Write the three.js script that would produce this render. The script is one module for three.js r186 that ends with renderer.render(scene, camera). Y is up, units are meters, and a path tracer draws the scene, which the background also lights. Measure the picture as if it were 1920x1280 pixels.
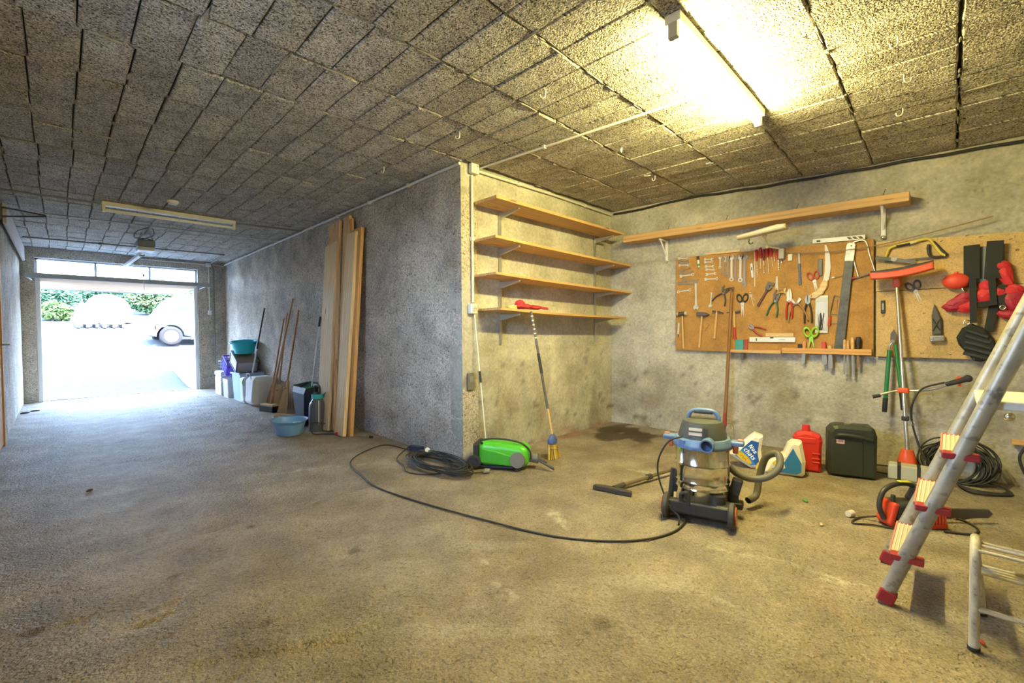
import * as THREE from 'three';
import { RoundedBoxGeometry } from 'three/addons/geometries/RoundedBoxGeometry.js';
import { mergeGeometries, toCreasedNormals } from 'three/addons/utils/BufferGeometryUtils.js';
import { RectAreaLightUniformsLib } from 'three/addons/lights/RectAreaLightUniformsLib.js';

// ---------------------------------------------------------------- camera, sky, sun, exposure
const scene = new THREE.Scene();
const camera = new THREE.PerspectiveCamera(74.957, 1920 / 1280, 0.05, 300);
camera.position.set(0, 1.14, 0);
camera.up.set(0.02132, 0.99971, -0.01093);
camera.lookAt(0.71193, 1.14 - 0.02286, -0.70188);

const renderer = new THREE.WebGLRenderer({ antialias: true });
renderer.toneMapping = THREE.LinearToneMapping;
renderer.toneMappingExposure = 1.3;
renderer.shadowMap.enabled = true;
RectAreaLightUniformsLib.init();

const SKY = 38.0;          // radiance of the clear sky
{
  const W = 64, H = 128, d = new Float32Array(W * H * 4);
  for (let j = 0; j < H; j++) {
    const el = Math.max(0, (j + 0.5) / H * 2 - 1), t = Math.pow(el, 0.6);   // first row is the nadir
    for (let i = 0; i < W; i++) {
      const o = (j * W + i) * 4;
      d[o] = SKY * (0.60 + (0.30 - 0.60) * t); d[o + 1] = SKY * (0.81 + (0.55 - 0.81) * t); d[o + 2] = SKY * (1.14 + (1.06 - 1.14) * t); d[o + 3] = 1;
    }
  }
  const sky = new THREE.DataTexture(d, W, H, THREE.RGBAFormat, THREE.FloatType);
  sky.mapping = THREE.EquirectangularReflectionMapping; sky.magFilter = THREE.LinearFilter; sky.needsUpdate = true;
  scene.background = sky; scene.environment = sky;
}
const sun = new THREE.DirectionalLight(new THREE.Color(1.0, 0.93, 0.78), 62);
sun.position.set(6, 22, 8); sun.target.position.set(1, 0, -11);
sun.castShadow = true; sun.shadow.mapSize.set(2048, 2048);
Object.assign(sun.shadow.camera, { left: -22, right: 22, top: 22, bottom: -22, near: 1, far: 80 });
scene.add(sun, sun.target);
const TUBE = { color: new THREE.Color(1.0, 0.86, 0.31), power: 560, glow: 14 };   // the burning fluorescent tube

// ---------------------------------------------------------------- helpers
const PI = Math.PI;
let seedState = 7;
const rnd = () => { seedState = (seedState + 0x6d2b79f5) | 0; let t = Math.imul(seedState ^ (seedState >>> 15), 1 | seedState); t = (t + Math.imul(t ^ (t >>> 7), 61 | t)) ^ t; return ((t ^ (t >>> 14)) >>> 0) / 4294967296; };
const rr = (a, b) => a + (b - a) * rnd();
const V = (x, y, z) => new THREE.Vector3(x, y, z);
const clamp = (v, a = 0, b = 1) => Math.min(b, Math.max(a, v));
const sstep = (a, b, v) => { const t = clamp((v - a) / (b - a)); return t * t * (3 - 2 * t); };
const hash = (x, y, s) => { let h = Math.imul(x, 374761393) ^ Math.imul(y, 668265263) ^ Math.imul(s, 1274126177); h = Math.imul(h ^ (h >>> 13), 1274126177); return ((h ^ (h >>> 16)) >>> 0) / 4294967296; };
function vnoise(x, y, p, s) {      // value noise, tiling every p cells (p = 0: never)
  const xi = Math.floor(x), yi = Math.floor(y), fx = x - xi, fy = y - yi, u = fx * fx * (3 - 2 * fx), v = fy * fy * (3 - 2 * fy);
  const w = p ? (n) => ((n % p) + p) % p : (n) => n;
  const a = hash(w(xi), w(yi), s), b = hash(w(xi + 1), w(yi), s), c = hash(w(xi), w(yi + 1), s), d = hash(w(xi + 1), w(yi + 1), s);
  return a + (b - a) * u + (c - a) * v + (a - b - c + d) * u * v;
}
function fbm(x, y, oct = 4, p = 0, s = 1, gain = 0.5) { let r = 0, a = 1, t = 0; for (let i = 0; i < oct; i++) { r += a * vnoise(x, y, p, s + i * 17); t += a; a *= gain; x *= 2; y *= 2; p *= 2; } return r / t; }

function dataTex(n, m, fn, srgb) {
  const d = new Uint8Array(n * m * 4);
  for (let j = 0; j < m; j++) for (let i = 0; i < n; i++) { const c = fn((i + 0.5) / n, (j + 0.5) / m), o = (j * n + i) * 4; for (let k = 0; k < 3; k++) d[o + k] = clamp(c.length ? c[k] : c) * 255; d[o + 3] = 255; }
  const t = new THREE.DataTexture(d, n, m, THREE.RGBAFormat);
  t.wrapS = t.wrapT = THREE.RepeatWrapping; t.magFilter = THREE.LinearFilter; t.minFilter = THREE.LinearMipmapLinearFilter; t.generateMipmaps = true;
  if (srgb) t.colorSpace = THREE.SRGBColorSpace;
  t.needsUpdate = true; return t;
}
const rep = (t, sx, sy = sx, ox = 0, oy = 0) => { const c = t.clone(); c.repeat.set(1 / sx, 1 / sy); c.offset.set(ox, oy); c.needsUpdate = true; return c; };   // tile size in metres
const mat = (color, roughness = 0.6, metalness = 0, more = {}) => new THREE.MeshStandardMaterial({ color, roughness, metalness, ...more });

// geometry: every function returns a BufferGeometry with position, normal and uv, not indexed
const flat = (g) => { const n = g.index ? g.toNonIndexed() : g; for (const k of Object.keys(n.attributes)) if (!['position', 'normal', 'uv', 'color'].includes(k)) n.deleteAttribute(k); if (!n.attributes.uv) n.setAttribute('uv', new THREE.BufferAttribute(new Float32Array(n.attributes.position.count * 2), 2)); n.morphAttributes = {}; return n; };
const put = (g, p, r) => { if (r) g.applyMatrix4(new THREE.Matrix4().makeRotationFromEuler(new THREE.Euler(...r))); if (p) g.translate(...p); return g; };
const box = (w, h, d, p, r, bev = 0) => put(flat(bev ? new RoundedBoxGeometry(w, h, d, 1, Math.min(bev, w / 2.01, h / 2.01, d / 2.01)) : new THREE.BoxGeometry(w, h, d)), p, r);
const rbox = (w, h, d, rad, p, r, seg = 3) => put(flat(new RoundedBoxGeometry(w, h, d, seg, Math.min(rad, w / 2.01, h / 2.01, d / 2.01))), p, r);
const cyl = (r1, r2, h, p, r, seg = 16, open = false) => put(flat(new THREE.CylinderGeometry(r1, r2, h, seg, 1, open)), p, r);
const ball = (r, p, s = [1, 1, 1], seg = 14) => put(flat(new THREE.SphereGeometry(r, seg, Math.round(seg * 0.7)).scale(...s)), p);
const bar = (a, b, r1, r2 = r1, seg = 10) => { a = V(...a); b = V(...b); const d = b.clone().sub(a), g = flat(new THREE.CylinderGeometry(r2, r1, d.length(), seg)); g.applyQuaternion(new THREE.Quaternion().setFromUnitVectors(V(0, 1, 0), d.normalize())); return g.translate(...a.add(b).multiplyScalar(0.5).toArray()); };
const tube = (pts, r, seg = 8, closed = false, n) => { const c = new THREE.CatmullRomCurve3(pts.map((p) => V(...p)), closed, 'centripetal'); return flat(new THREE.TubeGeometry(c, n || Math.max(8, pts.length * 6), r, seg, closed)); };
const lathe = (prof, seg = 24, p, r) => put(flat(toCreasedNormals(new THREE.LatheGeometry(prof.map(([x, y]) => new THREE.Vector2(Math.max(x, 0.0002), y)), seg), 0.7)), p, r);
const poly = (pts, depth, bev = 0, p, r, holes = []) => { const s = new THREE.Shape(pts.map(([x, y]) => new THREE.Vector2(x, y))); for (const h of holes) s.holes.push(new THREE.Path(h.map(([x, y]) => new THREE.Vector2(x, y)))); const g = new THREE.ExtrudeGeometry(s, { depth: depth - 2 * bev, bevelEnabled: bev > 0, bevelThickness: bev, bevelSize: bev, bevelOffset: -bev, bevelSegments: 1, curveSegments: 6 }); return put(flat(g.translate(0, 0, bev)), p, r); };
const ring = (R, r, p, rot, seg = 20, ts = 8) => put(flat(new THREE.TorusGeometry(R, r, ts, seg)), p, rot);
const beam = (a, b, w, h, roll = 0) => { a = V(...a); b = V(...b); const d = b.clone().sub(a), L = d.length(); const g = box(w, L, h, null, [0, roll, 0], Math.min(w, h) * 0.12); g.applyQuaternion(new THREE.Quaternion().setFromUnitVectors(V(0, 1, 0), d.normalize())); return g.translate(...a.add(b).multiplyScalar(0.5).toArray()); };
const join = (list) => (list.length === 1 ? list[0] : mergeGeometries(list.map((g) => { if (g.attributes.color) g.deleteAttribute('color'); return g; })));
// uv in metres: u along the given axis (0, 1, 2) or by the face's direction
function uvBox(g, along = -1, ou = 0, ov = 0) {
  const p = g.attributes.position, n = g.attributes.normal, uv = g.attributes.uv, q = [0, 0, 0], m = [0, 0, 0];
  for (let i = 0; i < p.count; i++) {
    q[0] = p.getX(i); q[1] = p.getY(i); q[2] = p.getZ(i); m[0] = Math.abs(n.getX(i)); m[1] = Math.abs(n.getY(i)); m[2] = Math.abs(n.getZ(i));
    const k = m[0] > m[1] ? (m[0] > m[2] ? 0 : 2) : (m[1] > m[2] ? 1 : 2);
    let a = (k + 1) % 3, b = (k + 2) % 3;
    if (along >= 0 && b === along) [a, b] = [b, a];
    uv.setXY(i, q[a] + ou, q[b] + ov + k * 0.37);
  }
  return g;
}
const taken = {};
const numbered = (n) => { taken[n] = (taken[n] ?? -1) + 1; return taken[n] ? n + '_' + String(taken[n]).padStart(3, '0') : n; };
const shade = (o) => { o.castShadow = o.receiveShadow = true; return o; };
function tag(o, label, category, group) { o.userData.label = label; o.userData.category = category; if (group) o.userData.group = group; return o; }
function thing(name, label, category, pos = [0, 0, 0], rot = [0, 0, 0], group) { const o = new THREE.Group(); o.name = numbered(name); o.position.set(...pos); o.rotation.set(...rot); scene.add(o); return tag(o, label, category, group); }
function part(name, geos, m, parent, along) { const g = Array.isArray(geos) ? join(geos) : geos; if (along !== null && (along !== undefined || m.map || m.bumpMap)) uvBox(g, along ?? -1, parent.children.length * 0.31, parent.children.length * 0.17); const o = shade(new THREE.Mesh(g, m)); o.name = name; parent.add(o); return o; }
function single(name, geos, m, label, category, pos, rot, group, along) { const holder = new THREE.Group(); const o = part(name, geos, m, holder, along); holder.remove(o); o.name = numbered(name); if (pos) o.position.set(...pos); if (rot) o.rotation.set(...rot); scene.add(o); return tag(o, label, category, group); }
function struct(name, parts) { const o = new THREE.Group(); o.name = name; o.userData.kind = 'structure'; scene.add(o); return o; }

// ---------------------------------------------------------------- textures (grain only; large patches are vertex colours)
const XL = -0.447, XC = 2.455, XB = 4.85, ZS = -3.03, ZF = -10.9, ZR = 2.2, HC = 2.605;
const ceilY = (x, z) => HC - 0.10 * sstep(3.0, 4.85, x) * sstep(-2.6, 0.3, z);

const T = {};
T.plaster = dataTex(1024, 1024, (u, v) => { const a = fbm(u * 6, v * 6, 5, 6, 3), b = fbm(u * 90, v * 90, 3, 90, 8), k = 0.70 + 0.26 * a + 0.18 * (b - 0.5) - 0.1 * sstep(0.82, 0.92, fbm(u * 40, v * 40, 2, 40, 21)); return [k, k * 0.99, k * 0.96]; }, true);
T.roughcast = dataTex(1024, 1024, (u, v) => { const a = fbm(u * 6, v * 6, 5, 6, 3), b = fbm(u * 120, v * 120, 2, 120, 8), k = 0.83 + 0.2 * (a - 0.5) + 0.42 * (b - 0.5) - 0.25 * sstep(0.7, 0.84, fbm(u * 64, v * 64, 2, 64, 21)); return [k, k * 0.985, k * 0.95]; }, true);
T.plasterBump = dataTex(1024, 1024, (u, v) => 0.35 * fbm(u * 24, v * 24, 3, 24, 5) + 0.65 * fbm(u * 110, v * 110, 3, 110, 9));
T.floor = dataTex(1024, 1024, (u, v) => { const a = fbm(u * 5, v * 5, 6, 5, 31), b = fbm(u * 150, v * 150, 2, 150, 41), s = sstep(0.72, 0.8, fbm(u * 70, v * 70, 2, 70, 51)), w = sstep(0.74, 0.84, fbm(u * 60, v * 60, 2, 60, 61)); const k = 0.83 + 0.26 * (a - 0.5) + 0.26 * (b - 0.5) - 0.14 * s + 0.08 * w; return [k, k * 0.985, k * 0.95]; }, true);
T.floorBump = dataTex(1024, 1024, (u, v) => 0.35 * fbm(u * 14, v * 14, 4, 14, 71) + 0.4 * fbm(u * 46, v * 46, 3, 46, 75) + 0.25 * fbm(u * 130, v * 130, 2, 130, 81) - 0.25 * sstep(0.68, 0.8, fbm(u * 40, v * 40, 2, 40, 91)));
T.gravel = dataTex(1024, 1024, (u, v) => { const a = fbm(u * 110, v * 110, 2, 110, 101), b = fbm(u * 7, v * 7, 4, 7, 111), c = fbm(u * 210, v * 210, 1, 210, 121); const k = 0.84 + 0.42 * (a - 0.5) + 0.3 * (b - 0.5) + 0.34 * (c - 0.5) - 0.34 * sstep(0.64, 0.76, fbm(u * 150, v * 150, 1, 150, 131)); return [k, k * 0.985, k * 0.95]; }, true);
T.gravelBump = dataTex(1024, 1024, (u, v) => 0.7 * fbm(u * 150, v * 150, 2, 150, 101) + 0.3 * fbm(u * 24, v * 24, 3, 24, 141));
T.wood = dataTex(1024, 512, (u, v) => { const w = fbm(u * 3, v * 6, 3, 3, 151) * 0.5, y = v + 0.06 * Math.sin(6.283 * (u + w)) * w; const g = fbm(u * 6, y * 64, 4, 0, 161), l = 0.5 + 0.5 * Math.sin(6.283 * (y * 9 + 1.6 * fbm(u * 2, v * 4, 3, 2, 171))); const kn = sstep(0.80, 0.88, fbm(u * 8, v * 10, 2, 8, 181)); const k = 0.86 + 0.16 * (g - 0.5) + 0.07 * (l - 0.5) - 0.25 * kn; return [k + 0.03, k * 0.985, k * 0.93 - 0.06 * kn]; }, true);
T.hardboard = dataTex(512, 512, (u, v) => { const a = fbm(u * 8, v * 8, 4, 8, 191), b = vnoise(u * 140, v * 140, 140, 201), s = sstep(0.75, 0.86, fbm(u * 60, v * 60, 2, 60, 211)); const k = 0.88 + 0.22 * (a - 0.5) + 0.14 * (b - 0.5) - 0.12 * s; return [k, k * 0.98, k * 0.94]; }, true);
T.asphalt = dataTex(512, 512, (u, v) => { const k = 0.6 + 0.5 * (fbm(u * 90, v * 90, 2, 90, 221) - 0.5) + 0.3 * (fbm(u * 8, v * 8, 3, 8, 231) - 0.5); return [k, k, k]; }, true);
T.speck = dataTex(512, 512, (u, v) => 0.86 + 0.3 * (fbm(u * 9, v * 9, 5, 9, 241) - 0.5) - 0.16 * sstep(0.62, 0.8, fbm(u * 22, v * 22, 3, 22, 251)), true);

const M = {
  wallCorridor: mat(0xffffff, 0.92, 0, { vertexColors: true, map: rep(T.roughcast, 1.1), bumpMap: rep(T.plasterBump, 0.83), bumpScale: 0.014 }),
  wallBay: mat(0xffffff, 0.9, 0, { vertexColors: true, map: rep(T.plaster, 1.7), bumpMap: rep(T.plasterBump, 1.6), bumpScale: 0.006 }),
  floor: mat(0xffffff, 0.68, 0, { vertexColors: true, map: rep(T.floor, 0.9), bumpMap: rep(T.floorBump, 0.71), bumpScale: 0.020 }),
  slab: mat(new THREE.Color(0.05, 0.047, 0.042), 0.95),
  mortar: mat(new THREE.Color(0.52, 0.5, 0.45), 0.95, 0, { map: rep(T.plaster, 0.4) }),
};
const blockMats = [[0.72, 0.68, 0.63], [0.64, 0.605, 0.565], [0.78, 0.74, 0.69], [0.68, 0.64, 0.59]].map((c, i) => mat(new THREE.Color(...c), 0.95, 0, { map: rep(T.gravel, 0.9, 0.9, i * 0.27, i * 0.4), bumpMap: rep(T.gravelBump, 0.9, 0.9, i * 0.27, i * 0.4), bumpScale: 0.008 }));

// a rendered surface: a grid of the given cell that may be uneven, with a plain body of some thickness behind it
function slabFace(name, parent, m, o, du, dv, lu, lv, thick, step, disp, col, free = false) {
  du = V(...du); dv = V(...dv); const nn = du.clone().cross(dv), su = step[0] ?? step, sv = step[1] ?? step, nu = Math.max(1, Math.round(lu / su)), nv = Math.max(1, Math.round(lv / sv));
  const pos = [], uv = [], colr = [], idx = [];
  for (let j = 0; j <= nv; j++) for (let i = 0; i <= nu; i++) {
    const a = i / nu * lu, b = j / nv * lv, edge = !free && (i === 0 || j === 0 || i === nu || j === nv) ? 0 : 1;
    const p = V(...o).addScaledVector(du, a).addScaledVector(dv, b), e = disp(p.x, p.y, p.z, a, b) * edge; p.addScaledVector(nn, e);
    pos.push(p.x, p.y, p.z); uv.push(a, b); colr.push(...col(p.x, p.y, p.z, a, b));
  }
  for (let j = 0; j < nv; j++) for (let i = 0; i < nu; i++) { const k = j * (nu + 1) + i; idx.push(k, k + 1, k + nu + 2, k, k + nu + 2, k + nu + 1); }
  const c8 = [], t0 = free ? 0.06 : 0; for (const [a, b, t] of [[0, 0, t0], [lu, 0, t0], [lu, lv, t0], [0, lv, t0], [0, 0, thick], [lu, 0, thick], [lu, lv, thick], [0, lv, thick]]) { const p = V(...o).addScaledVector(du, a).addScaledVector(dv, b).addScaledVector(nn, -t); c8.push(p); }
  const face = (a, b, c, d) => { const k = pos.length / 3; for (const q of [a, b, c, d]) { const p = c8[q]; pos.push(p.x, p.y, p.z); uv.push(p.x + p.z, p.y); colr.push(...col(p.x, p.y, p.z, 0, 0)); } idx.push(k, k + 1, k + 2, k, k + 2, k + 3); };
  face(5, 4, 7, 6); face(4, 0, 3, 7); face(1, 5, 6, 2); face(4, 5, 1, 0); face(3, 2, 6, 7);
  const g = new THREE.BufferGeometry(); g.setAttribute('position', new THREE.Float32BufferAttribute(pos, 3)); g.setAttribute('uv', new THREE.Float32BufferAttribute(uv, 2)); g.setAttribute('color', new THREE.Float32BufferAttribute(colr, 3)); g.setIndex(idx); g.computeVertexNormals();
  const mesh = shade(new THREE.Mesh(g, m)); mesh.name = name; (parent || scene).add(mesh); if (!parent) mesh.userData.kind = 'structure'; return mesh;
}
const mixc = (a, b, t) => a.map((v, i) => v + (b[i] - v) * t);

// ---------------------------------------------------------------- floor
const sed = (x, z, ax, az, bx, bz) => { const dx = bx - ax, dz = bz - az, t = clamp(((x - ax) * dx + (z - az) * dz) / (dx * dx + dz * dz)); return [Math.hypot(x - ax - t * dx, z - az - t * dz), t]; };
// the worn channel that runs across the floor
const gully = [[0.311, -1.817], [0.446, -1.747], [0.662, -1.607], [0.805, -1.585], [0.977, -1.493], [1.127, -1.466], [1.295, -1.482], [1.497, -1.52], [1.779, -1.545]];
const scuffs = [[2.371, -0.892, 2.486, -0.575, 0.03], [2.486, -0.575, 2.463, -0.298, 0.03], [2.4, -0.489, 2.514, -0.157, 0.025], [1.937, -0.728, 1.941, -0.643, 0.05], [2.125, -1.778, 2.043, -1.608, 0.03], [1.448, -1.643, 1.493, -1.538, 0.035], [1.356, -1.449, 1.334, -1.327, 0.05], [4.659, 0.004, 4.435, 0.309, 0.04], [3.253, -1.866, 3.304, -1.614, 0.06], [1.082, -3.971, 1.813, -3.613, 0.04], [2.161, -1.764, 2.026, -1.575, 0.05]];   // lime and scrape marks
const pits = [[1.462, -0.963, 0.05], [1.374, -0.969, 0.025], [1.056, -2.207, 0.045], [0.545, -1.904, 0.03], [0.768, -2.945, 0.03], [0.354, -2.587, 0.03], [0.249, -2.322, 0.02], [-0.1, -2.497, 0.05]];
function gullyDepth(x, z) { let d = 9; for (let i = 0; i + 1 < gully.length; i++) d = Math.min(d, sed(x, z, ...gully[i], ...gully[i + 1])[0]); d += 0.05 * (fbm(x * 13, z * 13, 3, 0, 301) - 0.5); return (1 - sstep(0.0, 0.034, d)) * (0.45 + 0.55 * sstep(0.35, 0.6, fbm(x * 5, z * 5, 2, 0, 303))); }
const floorDisp = (x, y, z) => 0.012 * (fbm(x * 1.3, z * 1.3, 3, 0, 311) - 0.5) + 0.006 * (fbm(x * 9, z * 14, 3, 0, 321) - 0.5) - 0.011 * gullyDepth(x, z) - 0.006 * sstep(0.68, 0.78, fbm(x * 5, z * 9, 3, 0, 331));
function floorCol(x, y, z) {
  let c = [0.445, 0.38, 0.305];
  const a = fbm(x * 1.1, z * 1.1, 4, 0, 341), b = fbm(x * 4.5, z * 4.5, 4, 0, 351), d = fbm(x * 14, z * 14, 3, 0, 361);
  c = c.map((v) => v * (0.85 + 0.22 * a + 0.26 * (b - 0.5) + 0.26 * (d - 0.5)));
  c = mixc(c, [0.30, 0.235, 0.15], 0.4 * sstep(0.54, 0.7, fbm(x * 1.7 + 9, z * 1.7, 4, 0, 371)));                     // ochre dirt
  c = mixc(c, [0.60, 0.56, 0.48], 0.4 * sstep(0.6, 0.74, fbm((x + z) * 1.2, (x - z) * 4.2, 4, 0, 381)) * sstep(-2.6, -1.6, z)); // pale scuffs and lime
  c = mixc(c, [0.28, 0.26, 0.235], 0.3 * sstep(0.64, 0.76, fbm(x * 2.2, z * 5.5, 4, 0, 391)));                     // oil and damp
    for (const [ax, az, bx, bz, w] of scuffs) { const [d] = sed(x, z, ax, az, bx, bz); c = mixc(c, [0.70, 0.66, 0.56], 0.75 * (1 - sstep(0.0, w, d + 0.05 * (fbm(x * 18, z * 18, 3, 0, 307) - 0.35))) * sstep(0.38, 0.55, fbm(x * 22, z * 22, 2, 0, 309))); }
  for (const [ax, az, r] of pits) c = mixc(c, [0.16, 0.12, 0.07], 0.75 * (1 - sstep(r * 0.4, r, Math.hypot(x - ax, (z - az)) + 0.02 * (fbm(x * 30, z * 30, 2, 0, 313) - 0.5))));
  const soil = sstep(0.46, 0.60, fbm(x * 3.2, z * 4.6, 4, 0, 401) + 0.32 * (1 - sstep(0.15, 0.62, Math.hypot((x - 4.33) * 0.95, (z + 2.56) * 1.25)))-0.12);
  const near = 1 - sstep(0.42, 0.72, Math.hypot((x - 4.33) * 0.95, (z + 2.56) * 1.35));
  c = mixc(c, [0.085, 0.055, 0.032], 0.95 * soil * near);                                                                       // spilled earth
  c = mixc(c, [0.42, 0.17, 0.12], 0.5 * sstep(0.45, 0.6, fbm(x * 6, z * 9, 3, 0, 411)) * (1 - sstep(0.02, 0.16, Math.abs(z - ZS - 0.06))) * sstep(3.2, 3.5, x) * (1 - sstep(4.2, 4.6, x)));   // brick-red trace
  return c;
}
const floorG = struct('floor');
slabFace('concrete', floorG, M.floor, [XL, 0, ZR], [1, 0, 0], [0, 0, -1], XB - XL, ZR - ZS, 0.2, 0.02, floorDisp, floorCol, true);
slabFace('concrete', floorG, M.floor, [XL, 0, ZS], [1, 0, 0], [0, 0, -1], XC - XL, ZS - (ZF - 0.12), 0.2, [0.02, 0.045], floorDisp, floorCol, true);

// ---------------------------------------------------------------- walls
const roughDisp = (x, y, z) => 0.02 * (fbm((x + z) * 3, y * 3, 3, 0, 421) - 0.5) + 0.012 * (fbm((x + z) * 16, y * 16, 2, 0, 431) - 0.5);
const bayDisp = (x, y, z) => 0.02 * (fbm((x + z) * 1.5, y * 1.5, 3, 0, 441) - 0.5) + 0.022 * (1 - sstep(0.02, 0.16, y)) * fbm((x + z) * 5, 2.2, 2, 0, 451);
function corridorCol(x, y, z) {
  let c = [0.86, 0.775, 0.68]; const s = x + z, a = fbm(s * 1.6, y * 1.6, 4, 0, 461), b = fbm(s * 8, y * 8, 3, 0, 471);
  c = c.map((v) => v * (0.72 + 0.4 * a + 0.3 * (b - 0.5)));
  c = mixc(c, [0.36, 0.34, 0.31], 0.4 * sstep(0.56, 0.72, fbm(s * 3, y * 2, 4, 0, 481)));
  c = mixc(c, [0.36, 0.27, 0.17], 0.45 * sstep(0.5, 0.64, fbm(s * 4, y * 4, 3, 0, 491) + 0.25 * (1 - sstep(0.1, 1.0, y)) - 0.12) * sstep(-3.9, -3.2, z));
  c = mixc(c, [0.62, 0.6, 0.58], 0.6 * sstep(0.5, 0.62, fbm(s * 5, y * 7, 3, 0, 501)) * (1 - sstep(0.05, 0.3, y)));
  return c;
}
function bayCol(x, y, z) {
  let c = [0.80, 0.78, 0.71]; const s = x + z, a = fbm(s * 1.4, y * 1.4, 4, 0, 511), b = fbm(s * 6, y * 6, 4, 0, 521);
  c = c.map((v) => v * (0.74 + 0.36 * a + 0.3 * (b - 0.5)));
  c = mixc(c, [0.40, 0.37, 0.28], 0.4 * sstep(0.57, 0.72, fbm(s * 2.0, y * 3.2, 4, 0, 531)));                        // damp clouds
  c = mixc(c, [0.36, 0.29, 0.17], 0.5 * sstep(0.52, 0.66, fbm(s * 4.2, y * 1.4, 4, 0, 541)) * (1 - sstep(0.3, 1.1, y + 0.5 * (fbm(s * 2, 1, 2, 0, 551) - 0.5))));   // brown runs low down
  for (const yy of [0.37, 0.68, 0.97, 1.28, 1.92]) c = mixc(c, [0.36, 0.335, 0.255], 0.5 * (1 - sstep(0.0, 0.03, Math.abs(y - yy - 0.03 * (fbm(s * 1.5, yy, 3, 0, 561) - 0.5)))) * sstep(0.42, 0.62, fbm(s * 1.8, yy * 7, 3, 0, 571)));   // courses of block showing through
  c = mixc(c, [0.16, 0.14, 0.10], 0.6 * sstep(0.74, 0.82, fbm(s * 11, y * 11, 3, 0, 581)) * (1 - sstep(0.5, 1.5, y)));    // mould specks
  if (x > XB - 0.1) c = mixc(c, [0.12, 0.13, 0.06], 0.8 * (1 - sstep(0.0, 0.028, Math.abs(y - 0.19 + 0.28 * (z - ZS) + 0.03 * (fbm(z * 12, 3, 3, 0, 587) - 0.5)))) * sstep(0.36, 0.5, fbm(z * 14, y * 14, 3, 0, 589)) * (1 - sstep(-2.7, -2.5, z)));   // moss line in the corner
  c = mixc(c, [0.50, 0.25, 0.19], 0.5 * sstep(0.42, 0.56, fbm(s * 5, y * 12, 3, 0, 591)) * (1 - sstep(0.03, 0.14, y)) * sstep(3.2, 3.6, x) * (x < XB - 0.02 ? 1 : 0.0));
  return c;
}
slabFace('wall_corridor_right', null, M.wallCorridor, [XC, -0.12, ZF], [0, 0, 1], [0, 1, 0], ZS - ZF, HC + 0.17, 0.18, 0.045, roughDisp, corridorCol);
slabFace('wall_shelves', null, M.wallBay, [XC, -0.12, ZS], [1, 0, 0], [0, 1, 0], XB - XC, HC + 0.17, 0.17, 0.045, bayDisp, bayCol);
slabFace('wall_tools', null, M.wallBay, [XB, -0.12, ZS - 0.17], [0, 0, 1], [0, 1, 0], ZR - ZS + 0.37, HC + 0.17, 0.2, 0.045, bayDisp, bayCol);
const leftW = struct('wall_left'), WZ0 = -2.55, WZ1 = -1.55, WY0 = 1.15, WY1 = 2.1;      // with a gap for the added unseen window that fills the corridor
for (const [z0, z1, y0, y1] of [[ZF, WZ0, -0.12, HC + 0.05], [WZ1, ZR, -0.12, HC + 0.05], [WZ0, WZ1, -0.12, WY0], [WZ0, WZ1, WY1, HC + 0.05]]) slabFace('masonry', leftW, M.wallCorridor, [XL, y0, z1], [0, 0, -1], [0, 1, 0], z1 - z0, y1 - y0, 0.2, 0.07, roughDisp, corridorCol);
slabFace('wall_rear', null, M.wallBay, [XB, -0.12, ZR], [-1, 0, 0], [0, 1, 0], XB - XL, HC + 0.17, 0.2, 0.2, () => 0, bayCol);
// the front wall: two piers and a lintel round the garage door
const OX0 = -0.28, OX1 = 1.98, OY = 2.435, frontW = struct('wall_front');
slabFace('pier', frontW, M.wallCorridor, [XL - 0.2, -0.12, ZF], [1, 0, 0], [0, 1, 0], OX0 - XL + 0.2, HC + 0.17, 0.2, 0.05, roughDisp, corridorCol);
slabFace('pier', frontW, M.wallCorridor, [OX1, -0.12, ZF], [1, 0, 0], [0, 1, 0], XC - OX1 + 0.18, HC + 0.17, 0.2, 0.05, roughDisp, corridorCol);
slabFace('lintel', frontW, M.wallCorridor, [OX0, OY, ZF], [1, 0, 0], [0, 1, 0], OX1 - OX0, HC + 0.05 - OY, 0.2, 0.05, roughDisp, corridorCol);

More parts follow.
